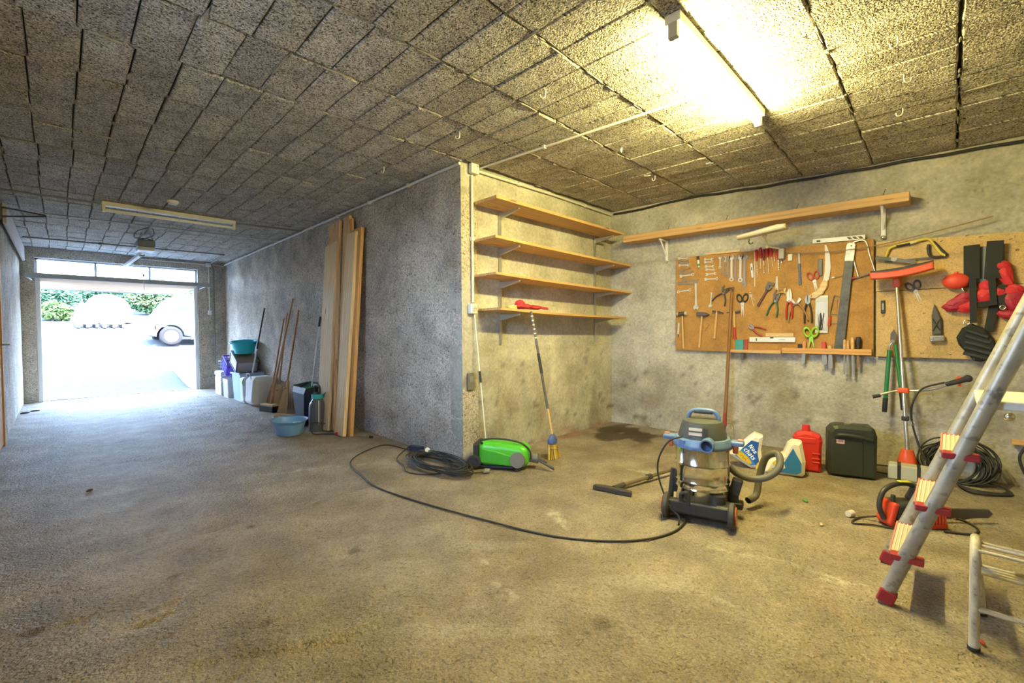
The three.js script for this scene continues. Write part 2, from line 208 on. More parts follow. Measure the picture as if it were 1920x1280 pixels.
// ---------------------------------------------------------------- ceiling of hollow blocks
const ceilG = struct('ceiling');
part('slab', [box(XB - XL + 0.4, 0.25, ZR - ZS + 0.2, [(XB + XL) / 2, HC + 0.15, (ZR + ZS) / 2 + 0.1]), box(XC - XL + 0.38, 0.25, ZS - ZF + 0.2, [(XC + XL) / 2, HC + 0.15, (ZS + ZF) / 2 - 0.1])], M.slab, ceilG);
{
  const variants = [];
  for (let k = 0; k < 10; k++) {        // a block 1 x 1 in plan, scaled to its cell; uneven lower arrises
    const j = () => rr(-0.012, 0.012), lo = [], pts = [[-0.5, -0.5], [0, -0.5], [0.5, -0.5], [0.5, 0], [0.5, 0.5], [0, 0.5], [-0.5, 0.5], [-0.5, 0]];
    const pos = []; const P = (x, y, z) => pos.push([x, y, z]) - 1;
    const up = pts.map(([x, z]) => P(x + j() * 0.4, 0.06, z + j()));
    const mid = pts.map(([x, z]) => P(x + j() * 0.4, 0.006 + rr(0, 0.004), z + j()));
    const bot = pts.map(([x, z]) => P(x * 0.955 + j() * 0.5, rr(-0.002, 0.002), z * 0.975 + j() * 0.6));
    const cc = P(0, rr(-0.002, 0.003), 0), v = [], tri = (a, b, c) => v.push(...pos[a], ...pos[b], ...pos[c]);
    for (let i = 0; i < 8; i++) { const n = (i + 1) % 8; tri(up[i], mid[n], mid[i]); tri(up[i], up[n], mid[n]); tri(mid[i], bot[n], bot[i]); tri(mid[i], mid[n], bot[n]); tri(bot[i], bot[n], cc); }
    const g = new THREE.BufferGeometry(); g.setAttribute('position', new THREE.Float32BufferAttribute(v, 3)); g.computeVertexNormals();
    const uv = []; for (let i = 0; i < v.length; i += 3) uv.push(v[i] * 0.2 + k * 0.37 + v[i + 1], v[i + 2] * 0.5 + k * 0.61 + v[i + 1]);
    g.setAttribute('uv', new THREE.Float32BufferAttribute(uv, 2)); variants.push(g);
  }
  const cells = [];
  for (let r = -22; r <= 3; r++) {
    const z0 = 0.022 + 0.502 * r + rr(-0.006, 0.006), z1 = z0 + 0.502, xmax = z1 <= ZS + 0.3 ? XC : XB;
    const sx = rr(-0.012, 0.012) - (r < -3 ? 0 : 0.0);
    for (let c = -4; c < 26; c++) {
      const a = Math.max(XL, 0.096 + 0.198 * c + sx), b = Math.min(xmax, 0.096 + 0.198 * (c + 1) + sx), za = Math.max(z0, xmax === XB ? (a > XC ? ZS : z0) : ZF);
      if (b - a < 0.03 || z1 - za < 0.05 || z0 > ZR) continue;
      cells.push({ x: (a + b) / 2, z: (za + z1) / 2, w: b - a, l: z1 - za, d: Math.hypot((a + b) / 2, (za + z1) / 2) + (z0 > 0.6 ? 50 : 0) });
    }
  }
  cells.sort((p, q) => p.d - q.d);
  const hole = [3.79, -2.79], rest = [];
  cells.forEach((c, i) => {
    const mm = blockMats[Math.floor(rnd() * 4)], g = variants[Math.floor(rnd() * 10)], gapx = rr(0.003, 0.012), gapz = rr(0.008, 0.02), y = ceilY(c.x, c.z) + rr(-0.004, 0.004);
    const o = new THREE.Object3D(); o.position.set(c.x, y, c.z); o.scale.set(c.w - gapx, 1, c.l - gapz); o.rotation.set(Math.atan(-(ceilY(c.x, c.z + 0.2) - ceilY(c.x, c.z - 0.2)) / 0.4) + rr(-0.008, 0.008), 0, Math.atan((ceilY(c.x + 0.1, c.z) - ceilY(c.x - 0.1, c.z)) / 0.2) + rr(-0.016, 0.016));
    if (i < 300) { const b = shade(new THREE.Mesh(g, mm)); b.name = 'hollow_block'; b.position.copy(o.position); b.scale.copy(o.scale); b.rotation.copy(o.rotation); ceilG.add(b); }
    else { o.updateMatrix(); rest.push(g.clone().applyMatrix4(o.matrix)); }
  });
  const far = part('far_hollow_blocks', [mergeGeometries(rest)], mat(new THREE.Color(0.35, 0.345, 0.33), 0.95), ceilG); far.material = blockMats[0]; far.userData.kind = 'stuff';
  // mortar squeezed out of the joints
  const blobs = [];
  for (let i = 0; i < 420; i++) {
    const c = cells[Math.floor(rnd() * 330)], alongX = rnd() < 0.62, L = rr(0.03, 0.17), w = rr(0.006, 0.02);
    const x = alongX ? c.x + rr(-0.5, 0.5) * c.w : c.x + (rnd() < 0.5 ? -0.5 : 0.5) * c.w, z = alongX ? c.z + (rnd() < 0.5 ? -0.5 : 0.5) * c.l : c.z + rr(-0.5, 0.5) * c.l;
    if (x > XB - 0.05 || x < XL + 0.05 || (z < ZS && x > XC - 0.05)) continue;
    const g = flat(new THREE.IcosahedronGeometry(1, 1)), p = g.attributes.position; for (let k = 0; k < p.count; k++) { const f = 0.75 + 0.5 * hash(Math.round(p.getX(k) * 50), Math.round(p.getZ(k) * 50 + p.getY(k) * 31), i); p.setXYZ(k, p.getX(k) * f, p.getY(k) * f, p.getZ(k) * f); }
    g.computeVertexNormals(); g.scale(alongX ? L / 2 : w / 2, rr(0.003, 0.007), alongX ? w / 2 : L / 2); g.rotateY(rr(-0.06, 0.06)); g.translate(x, ceilY(x, z) + 0.001, z); blobs.push(g);
  }
  const mo = part('joint_mortar', [mergeGeometries(blobs)], M.mortar, ceilG); mo.userData.kind = 'stuff';
}
// ---------------------------------------------------------------- outside: ramp, house above, car, planting
const rampY = (z) => { const t = ZF - 0.42 - z; return t < 0 ? -0.02 : 0.155 * (t - 0.35 * (1 - Math.exp(-t / 0.35))) - 0.02; };
M.asphalt = mat(0xffffff, 0.9, 0, { vertexColors: true, map: rep(T.asphalt, 0.8) });
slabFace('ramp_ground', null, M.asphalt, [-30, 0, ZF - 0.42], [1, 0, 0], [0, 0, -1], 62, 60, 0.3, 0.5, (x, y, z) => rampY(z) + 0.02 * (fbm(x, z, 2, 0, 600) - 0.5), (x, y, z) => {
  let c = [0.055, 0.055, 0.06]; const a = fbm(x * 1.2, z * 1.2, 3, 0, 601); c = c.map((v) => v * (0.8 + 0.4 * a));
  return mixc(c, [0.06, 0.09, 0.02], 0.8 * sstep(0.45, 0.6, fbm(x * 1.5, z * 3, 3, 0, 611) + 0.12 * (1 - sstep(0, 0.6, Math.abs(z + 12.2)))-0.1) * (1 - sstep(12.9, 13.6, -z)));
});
slabFace('yard_ground', null, M.asphalt, [-16, 0.35, 8], [1, 0, 0], [0, 0, -1], 16 + XL - 0.21, 8 - ZF + 0.3, 0.4, 1.0, () => 0, () => [0.55, 0.53, 0.48]);   // unseen ground added and kept pale to bounce daylight through the left window
M.render = mat(new THREE.Color(0.72, 0.66, 0.56), 0.9, 0, { map: rep(T.plaster, 2.1) });
{ // the house stands on the garage: its bulk shades the foot of the ramp
  const h = struct('wall_house_above');
  part('facade', [box(9.0, 1.0, 13.5, [2.3, HC + 0.275 + 0.5, -4.4])], M.render, h);
  part('facade', [box(3.6, HC + 0.27, 0.2, [XC + 0.18 + 1.8, (HC + 0.27) / 2, ZF - 0.11])], M.render, h);
  part('facade', [box(3.6, HC + 0.27, 0.2, [XL - 0.2 - 1.8, (HC + 0.27) / 2, ZF - 0.11])], M.render, h);
}
M.leaf = [[0.026, 0.075, 0.026], [0.016, 0.055, 0.028], [0.05, 0.09, 0.018], [0.08, 0.085, 0.03]].map((c) => mat(new THREE.Color(...c), 0.7, 0, { side: THREE.DoubleSide }));
M.bark = mat(new THREE.Color(0.16, 0.12, 0.08), 0.9);
function bush(label, x, z, rx, ry, rz, n, kinds, lift = 0) {
  const t = thing('bush', label, 'bush', [x, rampY(z) - 0.03 + lift, z]);
  for (let k = 0; k < 5; k++) part('stem', [bar([rr(-0.1, 0.1), 0, rr(-0.1, 0.1)], [rr(-0.5, 0.5) * rx, ry * 1.1, rr(-0.4, 0.4) * rz], 0.025, 0.01, 5)], M.bark, t);
  for (const kind of kinds) {
    const pos = [], nor = [];
    for (let i = 0; i < n / kinds.length; i++) {
      const a = rr(0, 2 * PI), u = rr(-0.9, 1), s = Math.sqrt(1 - u * u), rad = Math.pow(rnd(), 0.33) * (0.8 + 0.35 * vnoise(a * 2, u * 3, 0, 7)), c = V(rx * rad * s * Math.cos(a), ry + ry * rad * u, rz * rad * s * Math.sin(a));
      const e = V(rr(-1, 1), rr(-0.6, 0.6), rr(-1, 1)).normalize(), f = V(rr(-1, 1), rr(-1, 1), rr(-1, 1)).cross(e).normalize(), L = rr(0.05, 0.10), w = L * 0.5, nn = f.clone().cross(e);
      const q = [c.clone().addScaledVector(e, -L), c.clone().addScaledVector(f, w), c.clone().addScaledVector(e, L), c.clone().addScaledVector(f, -w)];
      for (const j of [0, 1, 2, 0, 2, 3]) { pos.push(q[j].x, Math.max(0.02, q[j].y), q[j].z); nor.push(nn.x, nn.y, nn.z); }
    }
    const g = new THREE.BufferGeometry(); g.setAttribute('position', new THREE.Float32BufferAttribute(pos, 3)); g.setAttribute('normal', new THREE.Float32BufferAttribute(nor, 3)); g.setAttribute('uv', new THREE.Float32BufferAttribute(new Float32Array(pos.length / 3 * 2), 2));
    const o = part('foliage', [g], M.leaf[kind], t); 
  }
  return t;
}
bush('dark green bush just left of the pale domed heap outside', -0.4, -25.0, 1.0, 0.55, 0.7, 2600, [0, 1]);
bush('yellow-green low tuft beside the grey pallet outside', -0.1, -22.3, 0.45, 0.36, 0.4, 1400, [2]);
bush('sparse bush at the left end of the yard', -1.15, -23.2, 0.7, 0.55, 0.6, 1300, [1]);
bush('tall dark green shrub right behind the pale domed heap', 1.7, -26.6, 1.2, 0.66, 0.9, 5200, [0, 1]);
bush('autumn-tinted shrub between the domed heap and the parked car', 2.95, -24.4, 1.0, 0.8, 0.8, 5200, [2, 3, 0]);
bush('green shrub behind the rear of the parked car', 5.0, -25.4, 1.0, 0.8, 0.8, 4200, [0, 2]);
bush('small high green bush under the raised garage door, far left', -0.2, -27.5, 0.6, 0.6, 0.6, 1600, [1, 0], 0.0);
single('pale_wall', [box(26, 1.5, 0.3, [0, 0.75, 0])], mat(new THREE.Color(0.78, 0.68, 0.58), 0.9, 0, { map: rep(T.plaster, 3) }), 'pale pinkish wall closing the yard behind the bushes', 'wall', [2, rampY(-30) - 0.1, -30]);
{ // domed heap, hoop, two pallets
  const g = flat(new THREE.SphereGeometry(1, 28, 14, 0, 2 * PI, 0, PI / 2)), p = g.attributes.position;
  for (let i = 0; i < p.count; i++) { const f = 1 + 0.10 * (fbm(p.getX(i) * 3 + 5, p.getZ(i) * 3 + p.getY(i) * 2, 3, 0, 640) - 0.5); p.setXYZ(i, p.getX(i) * f * 0.72, Math.pow(Math.max(0, p.getY(i)), 0.75) * f * 1.05, p.getZ(i) * f * 0.8); }
  g.computeVertexNormals();
  single('covered_heap', [g], mat(new THREE.Color(0.8, 0.78, 0.74), 0.8), 'pale domed heap in the sun behind the wooden pallet', 'heap', [1.23, rampY(-22) - 0.02, -22]);
  single('hoop', [ring(0.18, 0.03, [0, 0.21, 0], [0.35, 0, 0], 28, 8)], mat(new THREE.Color(0.45, 0.48, 0.62), 0.6), 'pale blue-grey hoop standing against the domed heap', 'hoop', [0.95, rampY(-21.2) + 0.4, -21.25]);
  for (const [x, w, c, lab] of [[0.62, 0.56, [0.03, 0.028, 0.03], 'grey weathered pallet left of the domed heap'], [1.28, 0.6, [0.09, 0.07, 0.04], 'light wooden pallet leaning before the domed heap']]) {
    const t = thing('pallet', lab, 'pallet', [x, rampY(-20.7) + 0.01, -20.7], [0.1, 0.08, 0]), pm = mat(new THREE.Color(...c), 0.85, 0, { map: rep(T.wood, 1.2, 0.4) });
    for (let k = 0; k < 5; k++) part('slat', [box(w, 0.022, 0.09, [0, 0.125, -0.3 + k * 0.15], null, 0.002)], pm, t, 0);
    for (const s of [-1, 0, 1]) part('runner', [box(0.09, 0.11, 0.7, [s * (w / 2 - 0.05), 0.058, 0], null, 0.002)], pm, t, 2);
  }
}
{ // the parked car, seen from its side, rear to the left
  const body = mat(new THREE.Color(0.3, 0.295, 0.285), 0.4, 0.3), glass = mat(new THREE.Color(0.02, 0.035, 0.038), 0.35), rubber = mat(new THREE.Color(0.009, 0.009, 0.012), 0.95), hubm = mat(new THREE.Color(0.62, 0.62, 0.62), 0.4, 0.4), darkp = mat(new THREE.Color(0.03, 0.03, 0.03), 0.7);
  const zc = -16.5, t = thing('parked_car', 'silver hatchback parked across the ramp outside the garage', 'car', [1.92, 0.78, zc - 0.85], [0, 0, 0.05]);
  const arch = (cx, r) => { const a = []; for (let k = 0; k <= 10; k++) { const q = PI - k / 10 * PI; a.push([cx + r * Math.cos(q), 0.27 + r * Math.sin(q)]); } return a; };
  const prof = [[0.02, 0.30], ...arch(0.42, 0.34), [1.0, 0.2], [2.1, 0.2], ...arch(2.75, 0.34), [3.45, 0.25], [3.55, 0.55], [3.45, 0.78], [2.75, 0.92], [2.35, 1.0], [1.75, 1.42], [1.2, 1.52], [0.72, 1.50], [0.45, 1.38], [0.16, 0.98], [0.0, 0.86], [-0.03, 0.5]];
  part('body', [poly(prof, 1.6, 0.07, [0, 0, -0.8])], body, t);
  for (const s of [-1, 1]) {
    const zz = s > 0 ? 0.79 : -0.81;
    part('side_window', [poly([[0.52, 0.99], [1.02, 1.02], [1.02, 1.38], [0.86, 1.38], [0.66, 1.25]], 0.02, 0.004, [0, 0, zz])], glass, t);
    part('side_window', [poly([[1.08, 1.02], [2.1, 1.0], [1.62, 1.36], [1.08, 1.4]], 0.02, 0.004, [0, 0, zz])], glass, t);
    part('trim_strip', [box(1.9, 0.04, 0.02, [1.65, 0.62, s * 0.805], null, 0.004)], darkp, t);
    for (const cx of [0.42, 2.75]) {
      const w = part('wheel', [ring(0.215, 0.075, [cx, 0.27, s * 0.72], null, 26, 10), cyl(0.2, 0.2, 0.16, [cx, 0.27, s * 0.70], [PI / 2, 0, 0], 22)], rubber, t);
      part('hubcap', [cyl(0.175, 0.165, 0.03, [cx, 0.27, s * 0.79], [s * PI / 2, 0, 0], 24)], hubm, w);
      for (let k = 0; k < 5; k++) part('hubcap_slot', [box(0.035, 0.018, 0.012, [cx + 0.12 * Math.cos(k * 1.257), 0.27 + 0.12 * Math.sin(k * 1.257), s * 0.803], [0, 0, k * 1.257 + PI / 2])], darkp, w);
    }
  }
  part('windscreen', [box(0.02, 0.62, 1.3, [2.06, 1.215, 0], [0, 0, 0.96])], glass, t);
  part('bumper', [rbox(0.16, 0.22, 1.62, 0.06, [0.0, 0.42, 0])], mat(new THREE.Color(0.42, 0.41, 0.4), 0.6), t);
}
{ // drain grate along the threshold, low kerb with rubble
  const gm = mat(new THREE.Color(0.35, 0.36, 0.38), 0.5, 0.8), t = thing('drain_grate', 'long galvanised drain grate along the garage threshold', 'grate', [OX0, -0.02, ZF - 0.345]);
  for (let s = 0; s < 4; s++) {
    const L = (OX1 - OX0) / 4, sec = part('grate_section', [box(L - 0.01, 0.02, 0.012, [(s + 0.5) * L, 0.0, -0.065]), box(L - 0.01, 0.02, 0.012, [(s + 0.5) * L, 0.0, 0.065])], gm, t);
    for (let k = 0; k < 15; k++) part('grate_bar', [box(0.014, 0.016, 0.13, [s * L + (k + 0.5) * L / 15, 0, 0])], gm, sec);
  }
  part('channel', [box(OX1 - OX0, 0.02, 0.2, [(OX1 - OX0) / 2, -0.09, 0])], mat(new THREE.Color(0.06, 0.06, 0.06), 0.9), t);
  single('threshold', [box(OX1 - OX0 - 0.02, 0.2, 0.12, [0, -0.085, 0], null, 0.01)], mat(new THREE.Color(0.6, 0.6, 0.58), 0.85, 0, { map: rep(T.plaster, 0.7) }), 'concrete sill strip across the garage doorway', 'sill', [(OX0 + OX1) / 2, 0, ZF - 0.18]);
  const kb = single('kerb_stone', [box(0.14, 0.34, 2.2, [0, 0.12, 0], [0.15, 0, 0], 0.015)], mat(new THREE.Color(0.62, 0.55, 0.52), 0.9, 0, { map: rep(T.plaster, 0.8) }), 'pale concrete kerb running up the ramp on the right', 'kerb', [1.98, 0.06, -12.3]);
  for (let k = 0; k < 16; k++) { const x = 2.1 + rr(0, 0.35), z = rr(-13.6, -11.35), g = flat(new THREE.IcosahedronGeometry(rr(0.035, 0.075), 1)), p = g.attributes.position; for (let i = 0; i < p.count; i++) { const f = 0.8 + 0.4 * hash(Math.round(p.getX(i) * 400), Math.round(p.getY(i) * 400 + p.getZ(i) * 170), k); p.setXYZ(i, p.getX(i) * f, p.getY(i) * f * 0.8, p.getZ(i) * f); } g.computeVertexNormals(); single('rubble_stone', [g], mat(new THREE.Color(rr(0.25, 0.45), rr(0.25, 0.4), rr(0.24, 0.36)), 0.9), 'rough grey stone lying in the rubble beyond the kerb', 'stone', [x, rampY(z) + 0.04, z], [0, rr(0, 6), 0], 'rubble stones beside the ramp'); }
}
// ---------------------------------------------------------------- garage door, opener, conduits
M.steel = mat(new THREE.Color(0.42, 0.43, 0.44), 0.45, 0.6);
M.whitePaint = mat(new THREE.Color(0.78, 0.79, 0.8), 0.5);
M.black = mat(new THREE.Color(0.025, 0.025, 0.027), 0.55);
M.blackRubber = mat(new THREE.Color(0.03, 0.03, 0.032), 0.8);
M.pvc = mat(new THREE.Color(0.66, 0.65, 0.62), 0.5);
M.chrome = mat(new THREE.Color(0.78, 0.78, 0.76), 0.22, 1);
M.ironDark = mat(new THREE.Color(0.13, 0.12, 0.115), 0.55, 0.7);
M.wood = mat(new THREE.Color(0.86, 0.60, 0.30), 0.65, 0, { map: rep(T.wood, 1.3, 0.35) });
M.woodPale = mat(new THREE.Color(0.96, 0.76, 0.46), 0.7, 0, { map: rep(T.wood, 1.6, 0.4) });
M.woodOrange = mat(new THREE.Color(0.80, 0.48, 0.18), 0.65, 0, { map: rep(T.wood, 1.4, 0.3) });
M.woodDark = mat(new THREE.Color(0.36, 0.19, 0.08), 0.6, 0, { map: rep(T.wood, 1.0, 0.2) });
{
  const t = thing('garage_door', 'tilted-up garage door with plank underside and grey inner rail', 'door', [0.85, 2.02, ZF - 0.55]);
  const tilt = 0.035, doorM = mat(new THREE.Color(0.80, 0.60, 0.42), 0.7, 0, { map: rep(T.wood, 1.5, 0.5) });
  for (let k = 0; k < 7; k++) part('plank', [box(2.16, 0.018, 0.243, [0, 0.03 + (k - 3) * 0.25 * tilt, (k - 3) * 0.25], [-tilt, 0, 0], 0.003)], doorM, t, 0);
  part('skin', [box(2.2, 0.012, 1.8, [0, 0.055, 0], [-tilt, 0, 0])], M.steel, t);
  part('inner_rail', [box(2.5, 0.075, 0.05, [0.02, 0.075, 0.93], [-tilt, 0, 0], 0.006)], mat(new THREE.Color(0.33, 0.36, 0.38), 0.5, 0.3), t);
  part('outer_rail', [box(2.2, 0.04, 0.04, [0, 0.0, -0.9], [-tilt, 0, 0], 0.006)], mat(new THREE.Color(0.33, 0.36, 0.38), 0.5, 0.3), t);
  for (const s of [-1, 1]) { part('side_arm', [beam([s * 1.22, 0.06, 0.9], [s * 1.06, -0.03, -0.2], 0.03, 0.012)], M.whitePaint, t); part('lift_arm', [bar([s * 1.12, -0.02, -0.28 + 0.4], [s * 1.145, -1.0, -0.2], 0.009, 0.009, 8)], M.whitePaint, t); }
  for (const x of [-0.45, 0.0, 0.5]) part('lock_hook', [tube([[x, 0.01, -0.5], [x + 0.02, -0.02, -0.52], [x + 0.05, -0.02, -0.53], [x + 0.05, 0.01, -0.53]], 0.006, 6)], M.steel, t);
  part('lock_rod', [bar([-1, 0.008, -0.55], [1, 0.008, -0.6], 0.005, 0.005, 6)], M.steel, t);
}
{ const f = struct('trim_1'); for (const [x, w] of [[OX0 + 0.03, 0.06], [OX1 - 0.03, 0.06]]) part('door_jamb', [box(w, 2.14, 0.09, [x, 1.07, ZF - 0.08], null, 0.006)], M.whitePaint, f); }
{ // transom of three panes over the door
  const w = struct('window_1'), frame = mat(new THREE.Color(0.55, 0.60, 0.66), 0.5), y0 = 2.15, zz = ZF - 0.1;
  part('frame_rail', [box(OX1 - OX0, 0.035, 0.05, [(OX0 + OX1) / 2, y0 + 0.017, zz])], frame, w);
  part('frame_rail', [box(OX1 - OX0, 0.03, 0.05, [(OX0 + OX1) / 2, OY - 0.015, zz])], frame, w);
  const xs = [OX0, 0.47, 1.23, OX1];
  xs.forEach((x, i) => part('mullion', [box(0.03, OY - y0, 0.05, [x + (i === 0 ? 0.015 : i === 3 ? -0.015 : 0), (OY + y0) / 2, zz])], frame, w));
  const glassM = new THREE.MeshPhysicalMaterial({ color: 0xffffff, roughness: 0.02, transmission: 1, thickness: 0 });
  for (let i = 0; i < 3; i++) part('pane', [box(xs[i + 1] - xs[i] - 0.02, OY - y0 - 0.05, 0.004, [(xs[i] + xs[i + 1]) / 2, (OY + y0) / 2, zz])], glassM, w);
}
{ // unseen window added in the left wall to fill the corridor with daylight
  const w = struct('window_2'), xx = XL - 0.1, zc = (WZ0 + WZ1) / 2, yc = (WY0 + WY1) / 2;
  for (const y of [WY0 + 0.025, WY1 - 0.025]) part('frame_rail', [box(0.06, 0.05, WZ1 - WZ0, [xx, y, zc])], M.whitePaint, w);
  for (const z of [WZ0 + 0.025, zc, WZ1 - 0.025]) part('stile', [box(0.06, WY1 - WY0, 0.05, [xx, yc, z])], M.whitePaint, w);
  for (const q of [-1, 1]) part('pane', [box(0.004, WY1 - WY0 - 0.08, (WZ1 - WZ0) / 2 - 0.05, [xx, yc, zc + q * (WZ1 - WZ0) / 4])], new THREE.MeshPhysicalMaterial({ color: 0xffffff, roughness: 0.02, transmission: 1, thickness: 0 }), w);
}
{ // opener
  const t = thing('door_opener', 'grey garage door opener motor hanging from the corridor ceiling', 'opener', [0.90, HC - 0.01, -8.4]);
  part('motor_housing', [rbox(0.2, 0.11, 0.3, 0.02, [0, -0.15, 0])], mat(new THREE.Color(0.16, 0.19, 0.24), 0.5), t);
  part('lamp_cover', [rbox(0.19, 0.05, 0.28, 0.015, [0, -0.228, 0])], mat(new THREE.Color(0.72, 0.74, 0.78), 0.35), t);
  part('rail', [box(0.05, 0.045, 2.0, [-0.03, -0.235, -1.12], [0.0, 0.03, 0], 0.006)], M.whitePaint, t);
  part('carriage', [box(0.06, 0.06, 0.12, [0.0, -0.24, -0.4], null, 0.01)], M.black, t);
  for (const s of [-1, 1]) part('hanger_strap', [beam([s * 0.08, -0.1, 0.08], [s * 0.05, 0, 0.12], 0.02, 0.003)], M.steel, t);
  part('cable', [tube([[-0.03, -0.01, 0.62], [-0.14, -0.06, 0.5], [-0.15, -0.12, 0.35], [-0.02, -0.1, 0.25], [0.06, -0.09, 0.1]], 0.006, 6), tube([[0.02, -0.02, 0.6], [0.05, -0.07, 0.4], [-0.06, -0.1, 0.12]], 0.006, 6)], M.black, t);
  part('release_cord', [bar([0, -0.27, -0.42], [0.02, -0.78, -0.42], 0.003, 0.003, 6), cyl(0.012, 0.012, 0.04, [0.013, -0.56, -0.42])], M.whitePaint, t);
}
single('smoke_detector', [lathe([[0, -0.035], [0.04, -0.034], [0.055, -0.02], [0.058, 0], [0, 0]], 24)], M.whitePaint, 'round white smoke detector on the corridor ceiling', 'detector', [0.9, HC - 0.004, -6.12]);
function conduit(name, label, pts, r, m, clips = true) {
  const t = thing(name, label, 'pipe', pts[0]); const o = V(...pts[0]), loc = pts.map((p) => V(...p).sub(o).toArray()), gs = [];
  for (let i = 0; i + 1 < loc.length; i++) { gs.push(bar(loc[i], loc[i + 1], r, r, 8)); if (i) gs.push(ball(r, loc[i], [1, 1, 1], 8)); }
  part('pipe', gs, m, t);
  if (clips) for (let i = 0; i + 1 < loc.length; i++) { const a = V(...loc[i]), b = V(...loc[i + 1]), n = Math.floor(a.distanceTo(b) / 0.9); for (let k = 1; k <= n; k++) { const p = a.clone().lerp(b, k / (n + 1)); part('clip', [box(r * 3, r * 3, r * 3, p.toArray(), null, r * 0.6)], m, t); } }
  return t;
}
M.conduitGrey = mat(new THREE.Color(0.22, 0.21, 0.2), 0.7);
conduit('conduit', 'dark grey conduit left of the unlit lamp', [[XL + 0.01, HC - 0.03, -6.68], [0.34, HC - 0.03, -6.66]], 0.011, M.conduitGrey);
conduit('conduit', 'dark grey conduit running from the unlit lamp to the right wall', [[1.64, HC - 0.03, -6.66], [XC - 0.02, HC - 0.03, -6.55]], 0.011, M.conduitGrey);
conduit('conduit', 'thin white conduit crossing the ceiling above the opener', [[-0.13, HC - 0.028, -7.68], [0.8, HC - 0.028, -7.62], [XC - 0.02, HC - 0.028, -7.52]], 0.009, M.pvc);
conduit('conduit', 'dark conduit crossing the ceiling nearest the garage door', [[XL + 0.09, HC - 0.03, -9.68], [2.13, HC - 0.03, -9.48], [2.2, HC - 0.03, -10.83], [2.25, 2.45, -10.86], [2.25, 1.25, -10.87], [2.25, 0.5, -10.87]], 0.012, M.conduitGrey);
conduit('conduit', 'white conduit along the top of the corridor wall', [[XC - 0.025, 2.555, -10.8], [XC - 0.025, 2.565, -7], [XC - 0.025, 2.58, ZS + 0.02]], 0.013, M.pvc);
{ const t = thing('junction_box', 'round grey junction box on the pier beside the garage door', 'box', [2.17, 2.55, ZF + 0.03]); part('box', [rbox(0.09, 0.09, 0.05, 0.015)], M.pvc, t); part('pipe', [bar([0, -0.04, 0], [0, -0.94, 0], 0.01, 0.01, 8), bar([0.04, 0, 0], [0.26, -0.01, 0], 0.008, 0.008, 8), bar([-0.04, 0, 0], [-1.2, 0.0, 0], 0.008, 0.008, 8)], M.pvc, t); part('switch', [rbox(0.06, 0.09, 0.04, 0.01, [0, -0.98, 0])], M.whitePaint, t); }
single('board', [box(0.03, 0.22, 3.5, [0, 0, 0], null, 0.004)], mat(new THREE.Color(0.70, 0.69, 0.68), 0.7, 0, { map: rep(T.wood, 1.3, 0.4) }), 'long grey-white board fixed under the ceiling on the left wall', 'board', [XL + 0.05, 2.46, -9.06], null, null, 2);
{ const t = thing('shelf_bracket', 'rusty triangular iron bracket high on the left wall', 'bracket', [XL + 0.03, 2.40, -7.2]); part('arm', [beam([0, 0.1, 0], [0.33, 0.12, -0.3], 0.02, 0.006), beam([0, 0, 0], [0.33, 0.11, -0.3], 0.02, 0.006)], M.ironDark, t); part('upright', [box(0.012, 0.16, 0.03, [0, 0.05, 0])], M.ironDark, t); }
{ const d = struct('door_2'); part('frame_post', [box(0.05, 2.1, 0.09, [XL + 0.005, 1.05, -6.93], null, 0.004)], M.woodOrange, d, 1); part('frame_head', [box(0.05, 0.09, 0.95, [XL + 0.005, 2.145, -6.55], null, 0.004)], M.woodOrange, d, 2); part('frame_post', [box(0.05, 2.1, 0.09, [XL + 0.005, 1.05, -6.12], null, 0.004)], M.woodOrange, d, 1); part('leaf', [box(0.03, 2.08, 0.78, [XL + 0.002, 1.06, -6.53], null, 0.003)], M.woodOrange, d, 1); part('handle', [bar([XL + 0.06, 1.05, -6.25], [XL + 0.11, 1.05, -6.25], 0.008), bar([XL + 0.11, 1.05, -6.25], [XL + 0.11, 1.05, -6.36], 0.008)], M.steel, d); }

// ---------------------------------------------------------------- things along the corridor wall, from the door towards us
const plas = (r, g, b, ro = 0.4) => mat(new THREE.Color(r, g, b), ro);
{ const t = thing('canister', 'white square canister standing nearest the garage door pier', 'canister', [2.18, 0, -9.66]); part('body', [rbox(0.3, 0.35, 0.44, 0.03, [0, 0.177, 0])], plas(0.85, 0.86, 0.88), t); part('lid', [rbox(0.31, 0.09, 0.46, 0.03, [0, 0.397, 0])], plas(0.88, 0.88, 0.88), t); }
function crate(label, pos, rot, w, h, d, m, name = 'crate', slots = 5) {
  const t = thing(name, label, 'crate', pos, rot); const th = 0.012;
  part('bottom', [box(w, th, d, [0, th / 2, 0])], m, t);
  part('rim', [box(w, 0.03, th, [0, h - 0.015, d / 2 - th / 2]), box(w, 0.03, th, [0, h - 0.015, -d / 2 + th / 2]), box(th, 0.03, d, [w / 2 - th / 2, h - 0.015, 0]), box(th, 0.03, d, [-w / 2 + th / 2, h - 0.015, 0])], m, t);
  const bars = [];
  for (const s of [-1, 1]) { for (let k = 0; k <= slots; k++) { bars.push(box(0.016, h - 0.02, th, [-w / 2 + 0.008 + k * (w - 0.016) / slots, h / 2, s * (d / 2 - th / 2)]), box(th, h - 0.02, 0.016, [s * (w / 2 - th / 2), h / 2, -d / 2 + 0.008 + k * (d - 0.016) / slots])); } }
  for (const y of [0.35, 0.65]) for (const s of [-1, 1]) bars.push(box(w, 0.014, th, [0, h * y, s * (d / 2 - th / 2)]), box(th, 0.014, d, [s * (w / 2 - th / 2), h * y, 0]));
  part('side_lattice', bars, m, t); return t;
}
crate('black lattice crate resting on the white canister', [2.24, 0.444, -9.72], [0, 0.1, 0.0], 0.28, 0.19, 0.32, plas(0.06, 0.06, 0.07));
